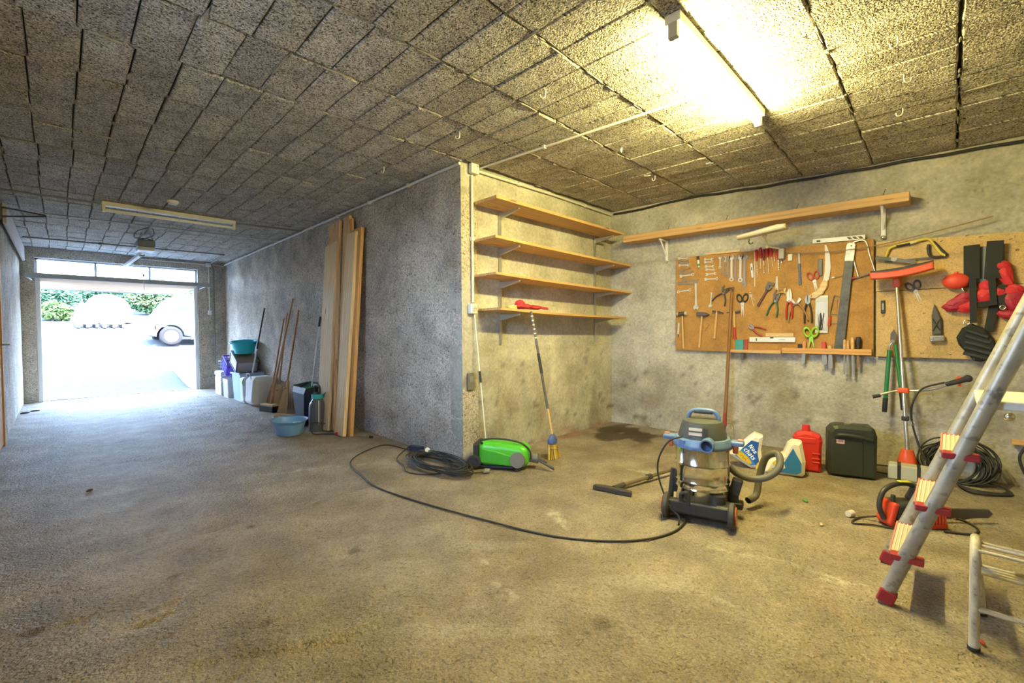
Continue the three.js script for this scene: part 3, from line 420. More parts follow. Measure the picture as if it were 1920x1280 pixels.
{ const t = crate('purple lattice crate tilted on the folding box', [2.2, 0.46, -9.33], [0.5, 0, 0], 0.3, 0.24, 0.34, plas(0.22, 0.13, 0.75)); }
{ const t = thing('laundry_basket', 'beige slatted basket on the floor before the white canister', 'basket', [2.17, 0, -9.16]); const m = plas(0.80, 0.74, 0.62), bars = []; part('tub', [box(0.24, 0.012, 0.30, [0, 0.006, 0])], m, t);
  part('rim', [box(0.27, 0.06, 0.012, [0, 0.30, 0.16]), box(0.27, 0.06, 0.012, [0, 0.30, -0.16]), box(0.012, 0.06, 0.33, [0.13, 0.30, 0]), box(0.012, 0.06, 0.33, [-0.13, 0.30, 0])], m, t);
  for (let k = 0; k < 8; k++) { part('slat', [box(0.012, 0.27, 0.02, [-0.122, 0.14, -0.14 + k * 0.04], [0, 0, 0.03])], m, t); part('slat', [box(0.02, 0.27, 0.012, [-0.1 + k * 0.0285, 0.14, 0.148])], m, t); } }
{ const t = thing('storage_tub', 'light blue open storage tub with a handle slot beside the white bag', 'tub', [2.26, 0, -8.62]); const m = plas(0.42, 0.58, 0.80), w = 0.34, h = 0.46, d = 0.5, th = 0.008;
  part('shell', [box(w, th, d, [0, 0.004, 0]), box(w, h, th, [0, h / 2, d / 2], [0.05, 0, 0]), box(w, h, th, [0, h / 2, -d / 2], [-0.05, 0, 0]), box(th, h, d, [w / 2, h / 2, 0], [0, 0, -0.0]), box(th, h, d, [-w / 2, h / 2, 0], [0, 0, 0.05])], m, t);
  part('rim', [box(w + 0.05, 0.03, 0.03, [0, h, d / 2 + 0.015]), box(w + 0.05, 0.03, 0.03, [0, h, -d / 2 - 0.015]), box(0.03, 0.03, d + 0.06, [w / 2 + 0.01, h, 0]), box(0.03, 0.03, d + 0.06, [-w / 2 - 0.02, h, 0])], m, t); part('handle_slot', [box(0.12, 0.022, 0.012, [-0.02, h - 0.07, d / 2 + 0.014])], plas(0.05, 0.07, 0.12), t); }
{ const t = thing('folding_box', 'taupe lidded folding box tilted on the blue tub', 'box', [2.26, 0.635, -8.85], [0.45, 0, 0.0]); const side = plas(0.66, 0.62, 0.66), dk = plas(0.17, 0.15, 0.16); part('body', [rbox(0.33, 0.2, 0.42, 0.012, [0, 0.0, 0])], side, t); part('lid', [rbox(0.35, 0.03, 0.44, 0.01, [0, 0.112, 0])], plas(0.36, 0.31, 0.27), t);
  part('edge_frame', [box(0.34, 0.02, 0.02, [0, -0.09, 0.21]), box(0.02, 0.2, 0.02, [-0.165, 0, 0.21]), box(0.02, 0.2, 0.02, [0.165, 0, 0.21]), box(0.02, 0.02, 0.42, [-0.165, 0.1, 0]), box(0.02, 0.2, 0.02, [-0.165, 0, -0.21]), box(0.02, 0.02, 0.42, [-0.165, -0.09, 0])], dk, t); }
{ const t = thing('basin', 'bright turquoise plastic basin on top of the stacked boxes', 'basin', [2.26, 0.80, -8.80], [0.12, 0, 0.08]); const m = plas(0.03, 0.62, 0.80, 0.3); part('shell', [lathe([[0.001, 0.0], [0.13, 0.0], [0.145, 0.02], [0.185, 0.2], [0.2, 0.205], [0.2, 0.195], [0.192, 0.19], [0.15, 0.0]].map(([x, y]) => [x, y]), 28)], m, t); part('handle', [rbox(0.05, 0.012, 0.12, 0.005, [-0.2, 0.19, 0])], m, t); part('handle', [rbox(0.05, 0.012, 0.12, 0.005, [0.2, 0.19, 0])], m, t); }
function sack(name, label, pos, rotY, w, h, d, m, lumps, seed) {
  const g = new RoundedBoxGeometry(w, h, d, 5, Math.min(w, d) * 0.22), p = g.attributes.position;
  for (let i = 0; i < p.count; i++) { const x = p.getX(i), y = p.getY(i), z = p.getZ(i), k = fbm(x * 7 + seed, y * 7 + z * 5, 3, 0, 650) - 0.5, t = (y / h + 0.5); p.setXYZ(i, x * (1.04 - 0.12 * t) + k * lumps, Math.max(-h / 2, y + k * lumps * 0.7 * t), z * (1.05 - 0.16 * t) + k * lumps); }
  g.computeVertexNormals(); g.translate(0, h / 2, 0);
  const t = thing(name, label, 'bag', pos, [0, rotY, 0]); part('sack', [flat(g)], m, t); return t;
}
{ const t = sack('shopping_bag', 'white woven bag nearest the brooms, standing full on the floor', [2.24, 0, -7.86], 0.05, 0.36, 0.45, 0.4, plas(0.80, 0.79, 0.76, 0.8), 0.05, 1); part('handle', [tube([[-0.17, 0.42, -0.1], [-0.19, 0.5, -0.04], [-0.18, 0.5, 0.05], [-0.17, 0.42, 0.1]], 0.008, 6)], plas(0.8, 0.8, 0.78), t); part('seam', [bar([0.13, 0.03, 0.215], [0.115, 0.41, 0.185], 0.004, 0.004, 5)], plas(0.5, 0.53, 0.62), t); }
{ const t = sack('shopping_bag', 'pale bag with green trim between the blue tub and the woven bag', [2.17, 0, -8.2], -0.1, 0.24, 0.43, 0.22, plas(0.76, 0.82, 0.84, 0.5), 0.05, 4); part('print', [box(0.09, 0.006, 0.003, [0.0, 0.14, 0.113]), box(0.06, 0.006, 0.003, [-0.01, 0.155, 0.114])], plas(0.3, 0.33, 0.35), t); part('trim', [tube([[-0.1, 0.4, 0.08], [-0.115, 0.34, 0.09], [-0.1, 0.29, 0.1]], 0.012, 6), ball(0.022, [0.07, 0.03, 0.11])], plas(0.25, 0.55, 0.25), t); }
// brooms leaning on the wall: foot on the floor, tip at the wall
function pole(t, name, foot, tip, r, m) { const o = t.position; return part(name, [bar([foot[0] - o.x, foot[1] - o.y, foot[2] - o.z], [tip[0] - o.x, tip[1] - o.y, tip[2] - o.z], r, r * 0.9, 10)], m, t); }
{ const f = [2.2, 0.04, -8.45], q = [XC - 0.03, 1.56, -8.24], t = thing('squeegee', 'floor squeegee with black and white handle behind the white bags', 'squeegee', [2.2, 0, -8.45]); const h = V(...f).lerp(V(...q), 0.55).toArray(); pole(t, 'lower_handle', f, h, 0.013, M.whitePaint); pole(t, 'upper_handle', h, q, 0.012, M.black); part('blade', [box(0.05, 0.05, 0.28, [0, 0.03, 0], null, 0.01)], M.blackRubber, t); }
function besom(label, foot, tip, headL, headW, m, hm, name = 'broom') {
  const t = thing(name, label, 'broom', [foot[0], 0, foot[2]]), d = V(...tip).sub(V(...foot)).normalize(), up = [d.x * headL, d.y * headL, d.z * headL];
  pole(t, 'handle', [foot[0] + up[0] * 0.85, up[1] * 0.85, foot[2] + up[2] * 0.85], tip, 0.013, hm);
  const fib = []; for (let k = 0; k < 90; k++) { const a = rr(0, 2 * PI), s = Math.sqrt(rnd()); fib.push(bar([headW * 0.25 * s * Math.cos(a), 0.004, headW * s * Math.sin(a)], [up[0] + 0.022 * s * Math.cos(a), up[1] * rr(0.88, 1), up[2] + 0.03 * s * Math.sin(a)], 0.006, 0.005, 4)); }
  part('bristles', fib, m, t);
  part('binding', [bar([up[0] * 0.72, up[1] * 0.72, up[2] * 0.72], [up[0] * 0.78, up[1] * 0.78, up[2] * 0.78], 0.04, 0.036, 12)], hm, t); return t;
}
M.straw = mat(new THREE.Color(0.74, 0.52, 0.27), 0.8); M.strawDark = mat(new THREE.Color(0.42, 0.24, 0.11), 0.8); M.handle = mat(new THREE.Color(0.60, 0.37, 0.16), 0.55, 0, { map: rep(T.wood, 1.2, 0.2) });
besom('besom with brown twigs, leftmost of the leaning brooms', [2.22, 0, -7.42], [XC - 0.02, 1.36, -7.36], 0.36, 0.12, M.strawDark, M.handle);
besom('pale straw broom between the brown besom and the tall pole', [2.24, 0, -7.16], [XC - 0.02, 1.44, -7.21], 0.38, 0.13, M.straw, M.handle);
besom('large pale straw broom nearest the green dustpan', [2.18, 0, -6.72], [XC - 0.02, 1.47, -6.74], 0.48, 0.17, M.straw, M.handle);
{ const t = thing('push_broom', 'push broom with black bristle block and the tallest handle', 'broom', [2.1, 0, -7.03], [0, 0, 0]); pole(t, 'handle', [2.12, 0.09, -7.03], [XC - 0.02, 1.65, -6.96], 0.014, M.handle); part('block', [box(0.09, 0.03, 0.28, [0, 0.1, 0], [0, 0.3, 0], 0.006)], M.woodPale, t); part('bristles', [box(0.10, 0.085, 0.3, [0, 0.043, 0], [0, 0.3, 0], 0.008)], M.black, t); }
{ const t = thing('wooden_rake', 'wooden hand rake head lying before the straw brooms', 'rake', [2.12, 0.0, -6.35], [0, 0.5, 0]); part('head', [box(0.04, 0.035, 0.4, [0, 0.03, 0], null, 0.004)], M.woodPale, t, 2); part('stick', [bar([0.02, 0.035, 0.1], [0.24, 0.1, 0.16], 0.014)], M.woodPale, t, 0); part('ferrule', [cyl(0.03, 0.03, 0.05, [-0.02, 0.03, 0.2], [PI / 2, 0, 0], 14)], M.black, t); }
{ // green and navy long-handled dustpan
  const t = thing('dustpan', 'green and navy long-handled dustpan standing behind the grey sprayer', 'dustpan', [2.16, 0, -5.72]); pole(t, 'handle', [2.2, 0.42, -5.72], [XC - 0.02, 1.35, -5.98], 0.009, M.whitePaint); pole(t, 'grip', [XC - 0.055, 1.22, -5.944], [XC - 0.02, 1.35, -5.98], 0.014, M.black);
  const navy = plas(0.018, 0.028, 0.06, 0.55), green = plas(0.02, 0.16, 0.08, 0.5), a = [], b = [];
  const sec = [[0.0, 0.13, 0.10], [0.2, 0.15, 0.11], [0.4, 0.19, 0.12], [0.47, 0.2, 0.10]], P = (k, s, u) => [sec[k][2] * u, sec[k][0] + (u > 0 ? 0.03 : 0), sec[k][1] * s];
  const quad = (g, p, q, r2, s2) => g.push(...p, ...q, ...r2, ...p, ...r2, ...s2);
  for (let k = 0; k < 3; k++) { quad(a, P(k, -1, -1), P(k, 1, -1), P(k + 1, 1, -1), P(k + 1, -1, -1)); quad(a, P(k, -1, 1), P(k, 1, 1), P(k + 1, 1, 1), P(k + 1, -1, 1)); quad(a, P(k, -1, -1), P(k, -1, 1), P(k + 1, -1, 1), P(k + 1, -1, -1)); quad(a, P(k, 1, -1), P(k, 1, 1), P(k + 1, 1, 1), P(k + 1, 1, -1)); }
  const mk = (v) => { const g = new THREE.BufferGeometry(); g.setAttribute('position', new THREE.Float32BufferAttribute(v, 3)); g.computeVertexNormals(); return flat(g); };
  navy.side = green.side = THREE.DoubleSide; part('pan', [mk(a)], navy, t); const lid = []; quad(lid, [-0.09, 0.40, -0.18], [-0.09, 0.40, 0.18], [0.11, 0.5, 0.19], [0.11, 0.5, -0.19]); part('inner_lining', [mk(lid), tube([[-0.1, 0.475, -0.2], [0.1, 0.5, -0.2], [0.1, 0.5, 0.2], [-0.1, 0.475, 0.2]], 0.012, 6)], green, t);
}
{ // pressure sprayer
  const t = thing('garden_sprayer', 'grey pressure sprayer bottle with teal collar and hose', 'sprayer', [2.09, 0, -5.26]); const body = plas(0.075, 0.08, 0.095, 0.4), teal = plas(0.03, 0.42, 0.46, 0.4);
  part('bottle', [lathe([[0.001, 0], [0.095, 0], [0.1, 0.012], [0.096, 0.03], [0.094, 0.27], [0.085, 0.32], [0.055, 0.365], [0.05, 0.385], [0.001, 0.385]], 30)], body, t);
  part('collar', [cyl(0.062, 0.062, 0.05, [0, 0.40, 0], null, 22), rbox(0.05, 0.035, 0.04, 0.01, [0.07, 0.405, 0.03])], teal, t);
  part('pump_handle', [tube([[0, 0.43, -0.075], [0, 0.5, -0.075], [0, 0.525, -0.05], [0, 0.525, 0.05], [0, 0.5, 0.075], [0, 0.43, 0.075]], 0.013, 8), cyl(0.03, 0.035, 0.03, [0, 0.435, 0])], M.black, t);
  part('level_tube', [bar([-0.025, 0.08, 0.097], [-0.02, 0.36, 0.09], 0.006, 0.006, 8)], plas(0.7, 0.72, 0.75), t);
  part('hose', [tube([[0.05, 0.41, 0.05], [0.1, 0.47, 0.1], [0.17, 0.3, 0.12], [0.18, 0.12, 0.1], [0.1, 0.07, 0.12], [0.0, 0.1, 0.13], [-0.12, 0.12, 0.15], [-0.14, 0.02, 0.2], [-0.05, 0.012, 0.3], [0.02, 0.02, 0.42]], 0.006, 6, false, 60)], M.black, t);
  part('lance_grip', [box(0.028, 0.03, 0.13, [0.055, 0.025, 0.48], [0, 0.5, 0], 0.006)], plas(0.45, 0.06, 0.05), t); part('lance', [bar([0.08, 0.022, 0.53], [0.22, 0.016, 0.82], 0.005, 0.005, 8)], M.chrome, t); part('nozzle', [cyl(0.012, 0.016, 0.04, [0.23, 0.018, 0.84], [PI / 2 - 0.1, 0.4, 0])], M.black, t);
}
{ const t = thing('wash_bowl', 'pale blue oval plastic bowl on the corridor floor', 'bowl', [1.79, 0, -5.3]); const m = plas(0.2, 0.42, 0.78, 0.35), g = lathe([[0.001, 0.006], [0.115, 0.006], [0.125, 0.0], [0.14, 0.02], [0.185, 0.16], [0.205, 0.17], [0.205, 0.163], [0.19, 0.15], [0.17, 0.12], [0.12, 0.012], [0.001, 0.012]], 32); g.scale(0.94, 1, 1.06); part('shell', [g], m, t); for (const s of [-1, 1]) part('handle', [rbox(0.08, 0.01, 0.05, 0.004, [0, 0.166, s * 0.228])], m, t); }
// planks leaning on the wall
for (const [label, z, w, th, fx, h, dz, m] of [
  ['wide front plank at the left of the leaning stack', -5.2, 0.32, 0.034, 2.13, 2.22, -0.2, M.woodPale],
  ['tall plank behind the wide front plank of the leaning stack', -5.17, 0.3, 0.034, 2.185, 2.47, -0.19, M.wood],
  ['narrow plank set edgewise between the wide and the pale planks', -4.98, 0.16, 0.034, 2.235, 2.5, -0.1, M.wood],
  ['narrow rear plank touching the wall behind the leaning stack', -4.95, 0.16, 0.03, 2.285, 2.46, -0.08, M.woodOrange],
  ['pale plank at the right front of the leaning stack', -4.78, 0.22, 0.04, 2.14, 2.27, -0.08, M.woodPale],
  ['orange plank at the far right of the leaning stack', -4.735, 0.22, 0.04, 2.2, 2.31, -0.05, M.woodOrange]]) {
  const g = beam([fx, 0.006, z], [XC - 0.045 - (2.24 - fx) * 0.5 * (fx < 2.24 ? 1 : 0), h, z + dz], th, w), o = single('plank', [g.translate(-fx, 0, -z)], m, label, 'plank', [fx, 0, z], null, null, 1);
}
// ---------------------------------------------------------------- shelves
M.chip = mat(new THREE.Color(0.88, 0.58, 0.24), 0.7, 0, { map: rep(T.hardboard, 0.5) });
M.shelfWood = mat(new THREE.Color(0.76, 0.52, 0.25), 0.65, 0, { map: rep(T.wood, 1.5, 0.4) });
M.galv = mat(new THREE.Color(0.52, 0.53, 0.53), 0.4, 0.85);
function sagShelf(label, x0, x1, y0, y1, z0, z1, sag, th, m) {
  const n = 14, L = x1 - x0, g = box(L, th, z1 - z0, null, null, 0.002), q = flat(new THREE.BoxGeometry(L, th, z1 - z0, n, 1, 1)), p = q.attributes.position;
  for (let i = 0; i < p.count; i++) { const t = p.getX(i) / L + 0.5; p.setY(i, p.getY(i) + y0 + (y1 - y0) * t - sag * Math.sin(PI * t) * (1 + 0.3 * Math.sin(7 * t)) + 0.006 * (fbm(t * 5, p.getZ(i) * 4, 2, 0, 700) - 0.5)); }
  q.computeVertexNormals(); q.translate((x0 + x1) / 2, 0, (z0 + z1) / 2);
  return single('shelf', [q], m, label, 'shelf', null, null, null, 0);
}
const shelfBack = ZS + 0.02, shelfFront = -2.735;
sagShelf('top shelf of the four on the left bay wall', 2.60, 4.64, 2.275, 2.27, shelfBack, shelfFront, 0.0, 0.026, M.shelfWood);
sagShelf('second shelf from the top on the left bay wall', 2.585, 4.83, 1.94, 1.915, shelfBack, shelfFront, 0.004, 0.022, M.shelfWood);
sagShelf('third shelf from the top on the left bay wall', 2.59, 4.83, 1.632, 1.595, shelfBack, shelfFront, 0.004, 0.02, M.shelfWood);
sagShelf('lowest shelf of the left bay wall with the red gloves', 2.635, 4.70, 1.335, 1.29, shelfBack, shelfFront, 0.01, 0.02, M.shelfWood);
for (const [x, y1, lab] of [[2.91, 1.02, 'left'], [4.475, 1.02, 'right']]) {
  const t = thing('shelf_upright', `slotted metal upright at the ${lab} end of the four shelves`, 'shelf upright', [x, y1, ZS + 0.012]);
  part('rail', [box(0.026, 2.26 - y1, 0.014, [0, (2.26 - y1) / 2, 0])], M.galv, t);
  for (const y of [2.245, 1.91, 1.60, 1.30]) { const yy = y - (lab === 'right' ? 0.015 : 0.0); part('bracket_arm', [poly([[0, 0], [0.25, 0], [0.25, -0.012], [0.02, -0.055], [0, -0.055]], 0.018, 0.002, [0.009, yy - y1, 0.004], [0, -PI / 2, 0])], M.galv, t); }
}
single('long_shelf', [box(0.2, 0.075, 2.5, [0, 0.0, 0], null, 0.004)], M.shelfWood, 'long board shelf running along the back wall above the tools', 'shelf', [4.74, 2.185, -1.49], [0.014, 0, 0], null, 2);
for (const [z, y, lab] of [[-0.41, 2.135, 'near its right end'], [-2.3, 2.145, 'near the corner']]) {
  const t = thing('shelf_bracket', `white metal bracket under the long board shelf ${lab}`, 'bracket', [XB - 0.012, y, z]);
  part('arm', [box(0.17, 0.014, 0.022, [-0.085, 0.0, 0], null, 0.002)], M.whitePaint, t); part('leg', [box(0.012, 0.23, 0.03, [0, -0.115, 0], null, 0.002)], M.whitePaint, t); part('strut', [beam([-0.15, -0.005, 0], [-0.01, -0.17, 0], 0.006, 0.016)], M.whitePaint, t); part('screw', [ball(0.018, [-0.006, -0.235, 0])], M.chrome, t);
}
for (let k = 0; k < 4; k++) { const z = -2.2 + k * 0.6; single('nail', [bar([0, 0, 0], [0.01, 0.05, rr(-0.01, 0.02)], 0.003, 0.002, 5)], M.ironDark, ['bent nail on the long shelf edge, farthest left', 'bent nail on the long shelf edge, second from left', 'bent nail on the long shelf edge, third from left', 'bent nail on the long shelf edge, rightmost'][k], 'nail', [4.66, 2.19 + 0.035 - 0.014 * (z + 1.49), z]); }
{ // gloves and a roll on the lowest shelf
  const red = mat(new THREE.Color(0.42, 0.03, 0.05), 0.75), t = thing('work_gloves', 'crumpled red work gloves on the lowest shelf', 'gloves', [3.02, 1.342, -2.80]);
  const pile = (x, z, rx, ry, rz, s) => { const g = flat(new THREE.IcosahedronGeometry(1, 3)), p = g.attributes.position; for (let i = 0; i < p.count; i++) { const f = 1 + 0.5 * (fbm(p.getX(i) * 2.2 + s, p.getY(i) * 2.2 + p.getZ(i) * 2, 3, 0, 710) - 0.5); p.setXYZ(i, p.getX(i) * f * rx, Math.max(-0.9, p.getY(i) * f) * ry, p.getZ(i) * f * rz); } g.computeVertexNormals(); return g.translate(x, ry * 0.9, z); };
  part('glove', [pile(-0.03, 0, 0.1, 0.028, 0.06, 1), pile(-0.05, -0.02, 0.06, 0.045, 0.04, 5)], red, t); part('glove', [pile(0.11, 0.01, 0.1, 0.022, 0.05, 9), tube([[0.15, 0.02, 0], [0.22, 0.018, 0.02], [0.27, 0.012, 0.04]], 0.011, 7), tube([[0.14, 0.02, 0.03], [0.2, 0.012, 0.05], [0.25, 0.01, 0.06]], 0.01, 7)], red, t);
  single('tape_roll', [lathe([[0.02, 0], [0.05, 0], [0.05, 0.035], [0.02, 0.035], [0.02, 0]], 24)], mat(new THREE.Color(0.6, 0.5, 0.2), 0.7), 'yellowish roll on the lowest shelf left of the gloves', 'roll', [2.87, 1.338, -2.83]);
}
// ---------------------------------------------------------------- electrics of the bay
{ const t = thing('junction_box', 'square grey junction box at the top of the bay corner', 'box', [2.578, 2.565, ZS + 0.035]); part('box', [rbox(0.09, 0.09, 0.05, 0.012)], M.pvc, t); part('lid_screw', [ball(0.006, [0.02, 0.02, 0.026])], M.steel, t); }
conduit('conduit', 'vertical conduit from the corner junction box to the socket', [[2.565, 2.51, ZS + 0.02], [2.565, 1.40, ZS + 0.02]], 0.012, M.pvc);
{ const t = thing('wall_socket', 'small grey wall socket below the vertical conduit', 'socket', [2.555, 1.34, ZS + 0.03]); part('box', [rbox(0.075, 0.09, 0.05, 0.01)], M.pvc, t); part('socket_face', [cyl(0.024, 0.024, 0.008, [0, 0, 0.026], [PI / 2, 0, 0], 18)], plas(0.5, 0.48, 0.42), t); part('pin_hole', [cyl(0.003, 0.003, 0.004, [-0.009, 0, 0.031], [PI / 2, 0, 0], 8), cyl(0.003, 0.003, 0.004, [0.009, 0, 0.031], [PI / 2, 0, 0], 8)], M.black, t); }
{ const t = thing('spray_lance', 'thin white lance leaning in the corner behind the pressure washer', 'lance', [2.62, 0.04, -2.9]); part('rod', [bar([0, 0, 0], [-0.045, 1.25, -0.1], 0.006, 0.005, 8)], plas(0.88, 0.86, 0.78), t); part('joint', [bar([-0.024, 0.65, -0.052], [-0.0275, 0.75, -0.06], 0.012, 0.011, 10)], M.black, t); part('grip', [bar([0, -0.03, 0], [-0.003, 0.07, -0.006], 0.012, 0.011, 10)], M.ironDark, t); }
{ const t = thing('switch_plate', 'dark square switch plate on the bay wall near the corner', 'switch', [2.535, 0.70, ZS + 0.014]); part('plate', [rbox(0.07, 0.15, 0.02, 0.005)], plas(0.16, 0.15, 0.13, 0.5), t); part('rocker', [rbox(0.04, 0.05, 0.012, 0.003, [0, 0.02, 0.012])], plas(0.22, 0.21, 0.19, 0.5), t); }
conduit('conduit', 'pale conduit along the top of the shelf wall', [[2.63, 2.56, ZS + 0.025], [3.7, 2.575, ZS + 0.025], [XB - 0.03, 2.565, ZS + 0.025]], 0.012, M.pvc);
conduit('ceiling_conduit', 'conduit across the bay ceiling to the lit lamp', [[2.64, HC - 0.022, ZS + 0.05], [2.76, HC - 0.02, -1.6], [2.8, HC - 0.02, -0.98]], 0.009, M.pvc);
{ const pts = [], t = thing('black_cable', 'black cable clipped along the top of the back wall', 'cable', [XB - 0.02, 2.56, ZS + 0.05]); for (let k = 0; k <= 24; k++) { const z = k / 24 * 5.0; pts.push([0, (ceilY(4.84, ZS + 0.05 + z) - 2.56 - 0.03) - 0.012 * Math.sin(k * 0.9) * (k % 3 ? 1 : 0), z]); } part('sheath', [tube(pts, 0.012, 7, false, 120)], M.black, t); for (let k = 2; k < 24; k += 5) part('clip', [box(0.02, 0.02, 0.012, [0.005, pts[k][1], pts[k][2]], null, 0.003)], M.whitePaint, t); }
// hooks and a patch on the bay ceiling
[[2.1, -1.769, 'under the corridor edge, nearest the lit lamp conduit'], [2.088, -2.582, 'left of the bay corner'], [3.177, -1.885, 'between the conduit and the back wall'], [2.991, -0.207, 'nearest us in the row right of the lit lamp'], [3.418, -0.207, 'middle of the row right of the lit lamp'], [3.85, -0.237, 'last of the row right of the lit lamp'], [3.974, -2.006, 'beside the white plaster spot'], [2.048, -3.599, 'over the corridor beyond the planks']].forEach(([x, z, lab]) => single('ceiling_hook', [tube([[0, 0.0, 0], [0, -0.03, 0], [0.008, -0.05, 0], [0.028, -0.05, 0], [0.034, -0.03, 0]], 0.0035, 6)], mat(new THREE.Color(0.8, 0.8, 0.78), 0.4, 0.3), 'white ceiling hook ' + lab, 'hook', [x, ceilY(x, z) + 0.004, z], [0, x * 7, 0]));
for (const [x, z, lab] of [[3.919, -2.059, 'plaster spot with a dowel near the back corner'], [3.99, -1.511, 'star-shaped plaster spot near the dark ceiling edge']]) { const s = []; for (let k = 0; k < 10; k++) { const a = k / 10 * 2 * PI, r = k % 2 ? 0.016 : 0.034; s.push([r * Math.cos(a), r * Math.sin(a)]); } single('plaster_spot', [poly(s, 0.008, 0.002, null, [PI / 2, 0, 0])], mat(new THREE.Color(0.75, 0.78, 0.76), 0.8), 'white ' + lab, 'plaster', [x, ceilY(x, z) + 0.002, z]); }
{ const [x, z] = [3.785, -2.784], t = thing('ceiling_patch', 'mortar-edged square hole in the ceiling by the back corner', 'patch', [x, ceilY(x, z) - 0.002, z], [0, 0.2, 0]); for (const [a, b, w, d] of [[0, 0.06, 0.17, 0.05], [0, -0.06, 0.17, 0.05], [0.065, 0, 0.05, 0.1], [-0.065, 0, 0.05, 0.1]]) part('mortar_edge', [box(w, 0.008, d, [a, 0, b], null, 0.002)], M.mortar, t); part('recess', [box(0.08, 0.004, 0.07, [0, 0.003, 0])], M.black, t); }

// ---------------------------------------------------------------- on the floor of the bay
{ // pressure washer lying on its back
  const green = mat(new THREE.Color(0.09, 0.52, 0.03), 0.35), greenD = mat(new THREE.Color(0.06, 0.38, 0.03), 0.4), grey = plas(0.17, 0.17, 0.14, 0.55);
  const t = thing('pressure_washer', 'bright green pressure washer lying on the floor', 'pressure washer', [2.60, 0, -2.66], [0, -0.99, 0]);
  const g = new RoundedBoxGeometry(0.43, 0.2, 0.2, 6, 0.06), p = g.attributes.position;
  for (let i = 0; i < p.count; i++) { const x = p.getX(i), u = x / 0.43 + 0.5, k = 0.98 + 0.1 * Math.sin(PI * Math.min(1, u * 1.1)); p.setY(i, p.getY(i) * k * (1 - 0.12 * u * u) - 0.012 * u); p.setZ(i, p.getZ(i) * (0.95 + 0.1 * u)); }
  g.computeVertexNormals(); g.translate(0, 0.128, 0); part('body', [flat(g)], green, t);
  part('side_panel', [poly([[-0.19, -0.06], [0.08, -0.08], [0.13, -0.01], [-0.02, 0.03], [-0.17, 0.055]], 0.016, 0.006, [0.0, 0.12, 0.092])], greenD, t);
  part('round_cap', [cyl(0.062, 0.066, 0.05, [0.13, 0.095, 0.10], [PI / 2 - 0.1, 0, 0], 26)], grey, t);
  part('chassis', [rbox(0.05, 0.2, 0.2, 0.02, [-0.225, 0.115, 0]), rbox(0.3, 0.025, 0.17, 0.01, [-0.06, 0.02, 0])], M.black, t);
  for (const s of [-1, 1]) part('wheel', [ring(0.042, 0.018, [-0.235, 0.062, s * 0.105], null, 20, 8), cyl(0.04, 0.04, 0.02, [-0.235, 0.062, s * 0.105], [PI / 2, 0, 0], 16)], M.blackRubber, t);
  part('strap', [box(0.02, 0.06, 0.006, [-0.175, 0.2, 0.075], [0.5, 0, 0])], M.black, t);
  part('hose', [tube([[-0.2, 0.225, 0.03], [-0.1, 0.247, 0.05], [0.05, 0.245, 0.06], [0.17, 0.215, 0.06], [0.225, 0.16, 0.06], [0.23, 0.09, 0.05]], 0.007, 7)], M.black, t);
  part('outlet', [cyl(0.035, 0.045, 0.07, [0.25, 0.09, 0.0], [0, 0, PI / 2], 16)], grey, t);
  part('handle', [bar([0.27, 0.085, 0.02], [0.42, 0.03, 0.06], 0.011, 0.009, 8), bar([0.27, 0.06, -0.06], [0.42, 0.02, 0.06], 0.008, 0.008, 8), box(0.09, 0.02, 0.02, [0.32, 0.08, 0.03], [0, -0.2, -0.3], 0.004)], M.ironDark, t);
}
{ // straw broom against the shelf
  const o = [3.06, 0, -2.52], t = thing('straw_broom', 'yellow straw broom with blue collar leaning on the lowest shelf', 'broom', o), P = (k) => [-0.06 * k * 0.92, 0.2 + 1.12 * k, -0.195 * k], fib = [];
  for (let k = 0; k < 150; k++) { const a = rr(0, 2 * PI), s = Math.sqrt(rnd()); fib.push(bar([0.085 * s * Math.cos(a) + 0.012, 0.004, 0.03 * s * Math.sin(a) + 0.01], [0.05 * s * Math.cos(a), 0.15, 0.02 * s * Math.sin(a)], 0.0035, 0.003, 4)); }
  part('bristles', fib, mat(new THREE.Color(0.72, 0.53, 0.13), 0.8), t); for (const y of [0.1, 0.125]) part('binding', [ring(0.052, 0.003, [0.003, y, 0.003], [PI / 2, 0, 0], 18, 6)], plas(0.3, 0.2, 0.06), t);
  part('collar', [lathe([[0.001, 0.14], [0.055, 0.14], [0.058, 0.17], [0.035, 0.205], [0.016, 0.225], [0.001, 0.225]], 20).scale(1, 1, 0.55)], plas(0.06, 0.10, 0.34, 0.5), t);
  part('lower_handle', [bar(P(0), P(0.22), 0.011, 0.011, 10)], M.wood, t); part('handle', [bar(P(0.22), P(1), 0.012, 0.011, 10)], plas(0.12, 0.10, 0.09, 0.35), t); part('sleeve', [bar(P(0.5), P(0.66), 0.0135, 0.0135, 10)], M.black, t);
  part('wrap', [0, 1, 2, 3, 4, 5].map((k) => bar(P(0.78 + k * 0.035), P(0.79 + k * 0.035), 0.0128, 0.0128, 10)), plas(0.75, 0.72, 0.62), t);
}
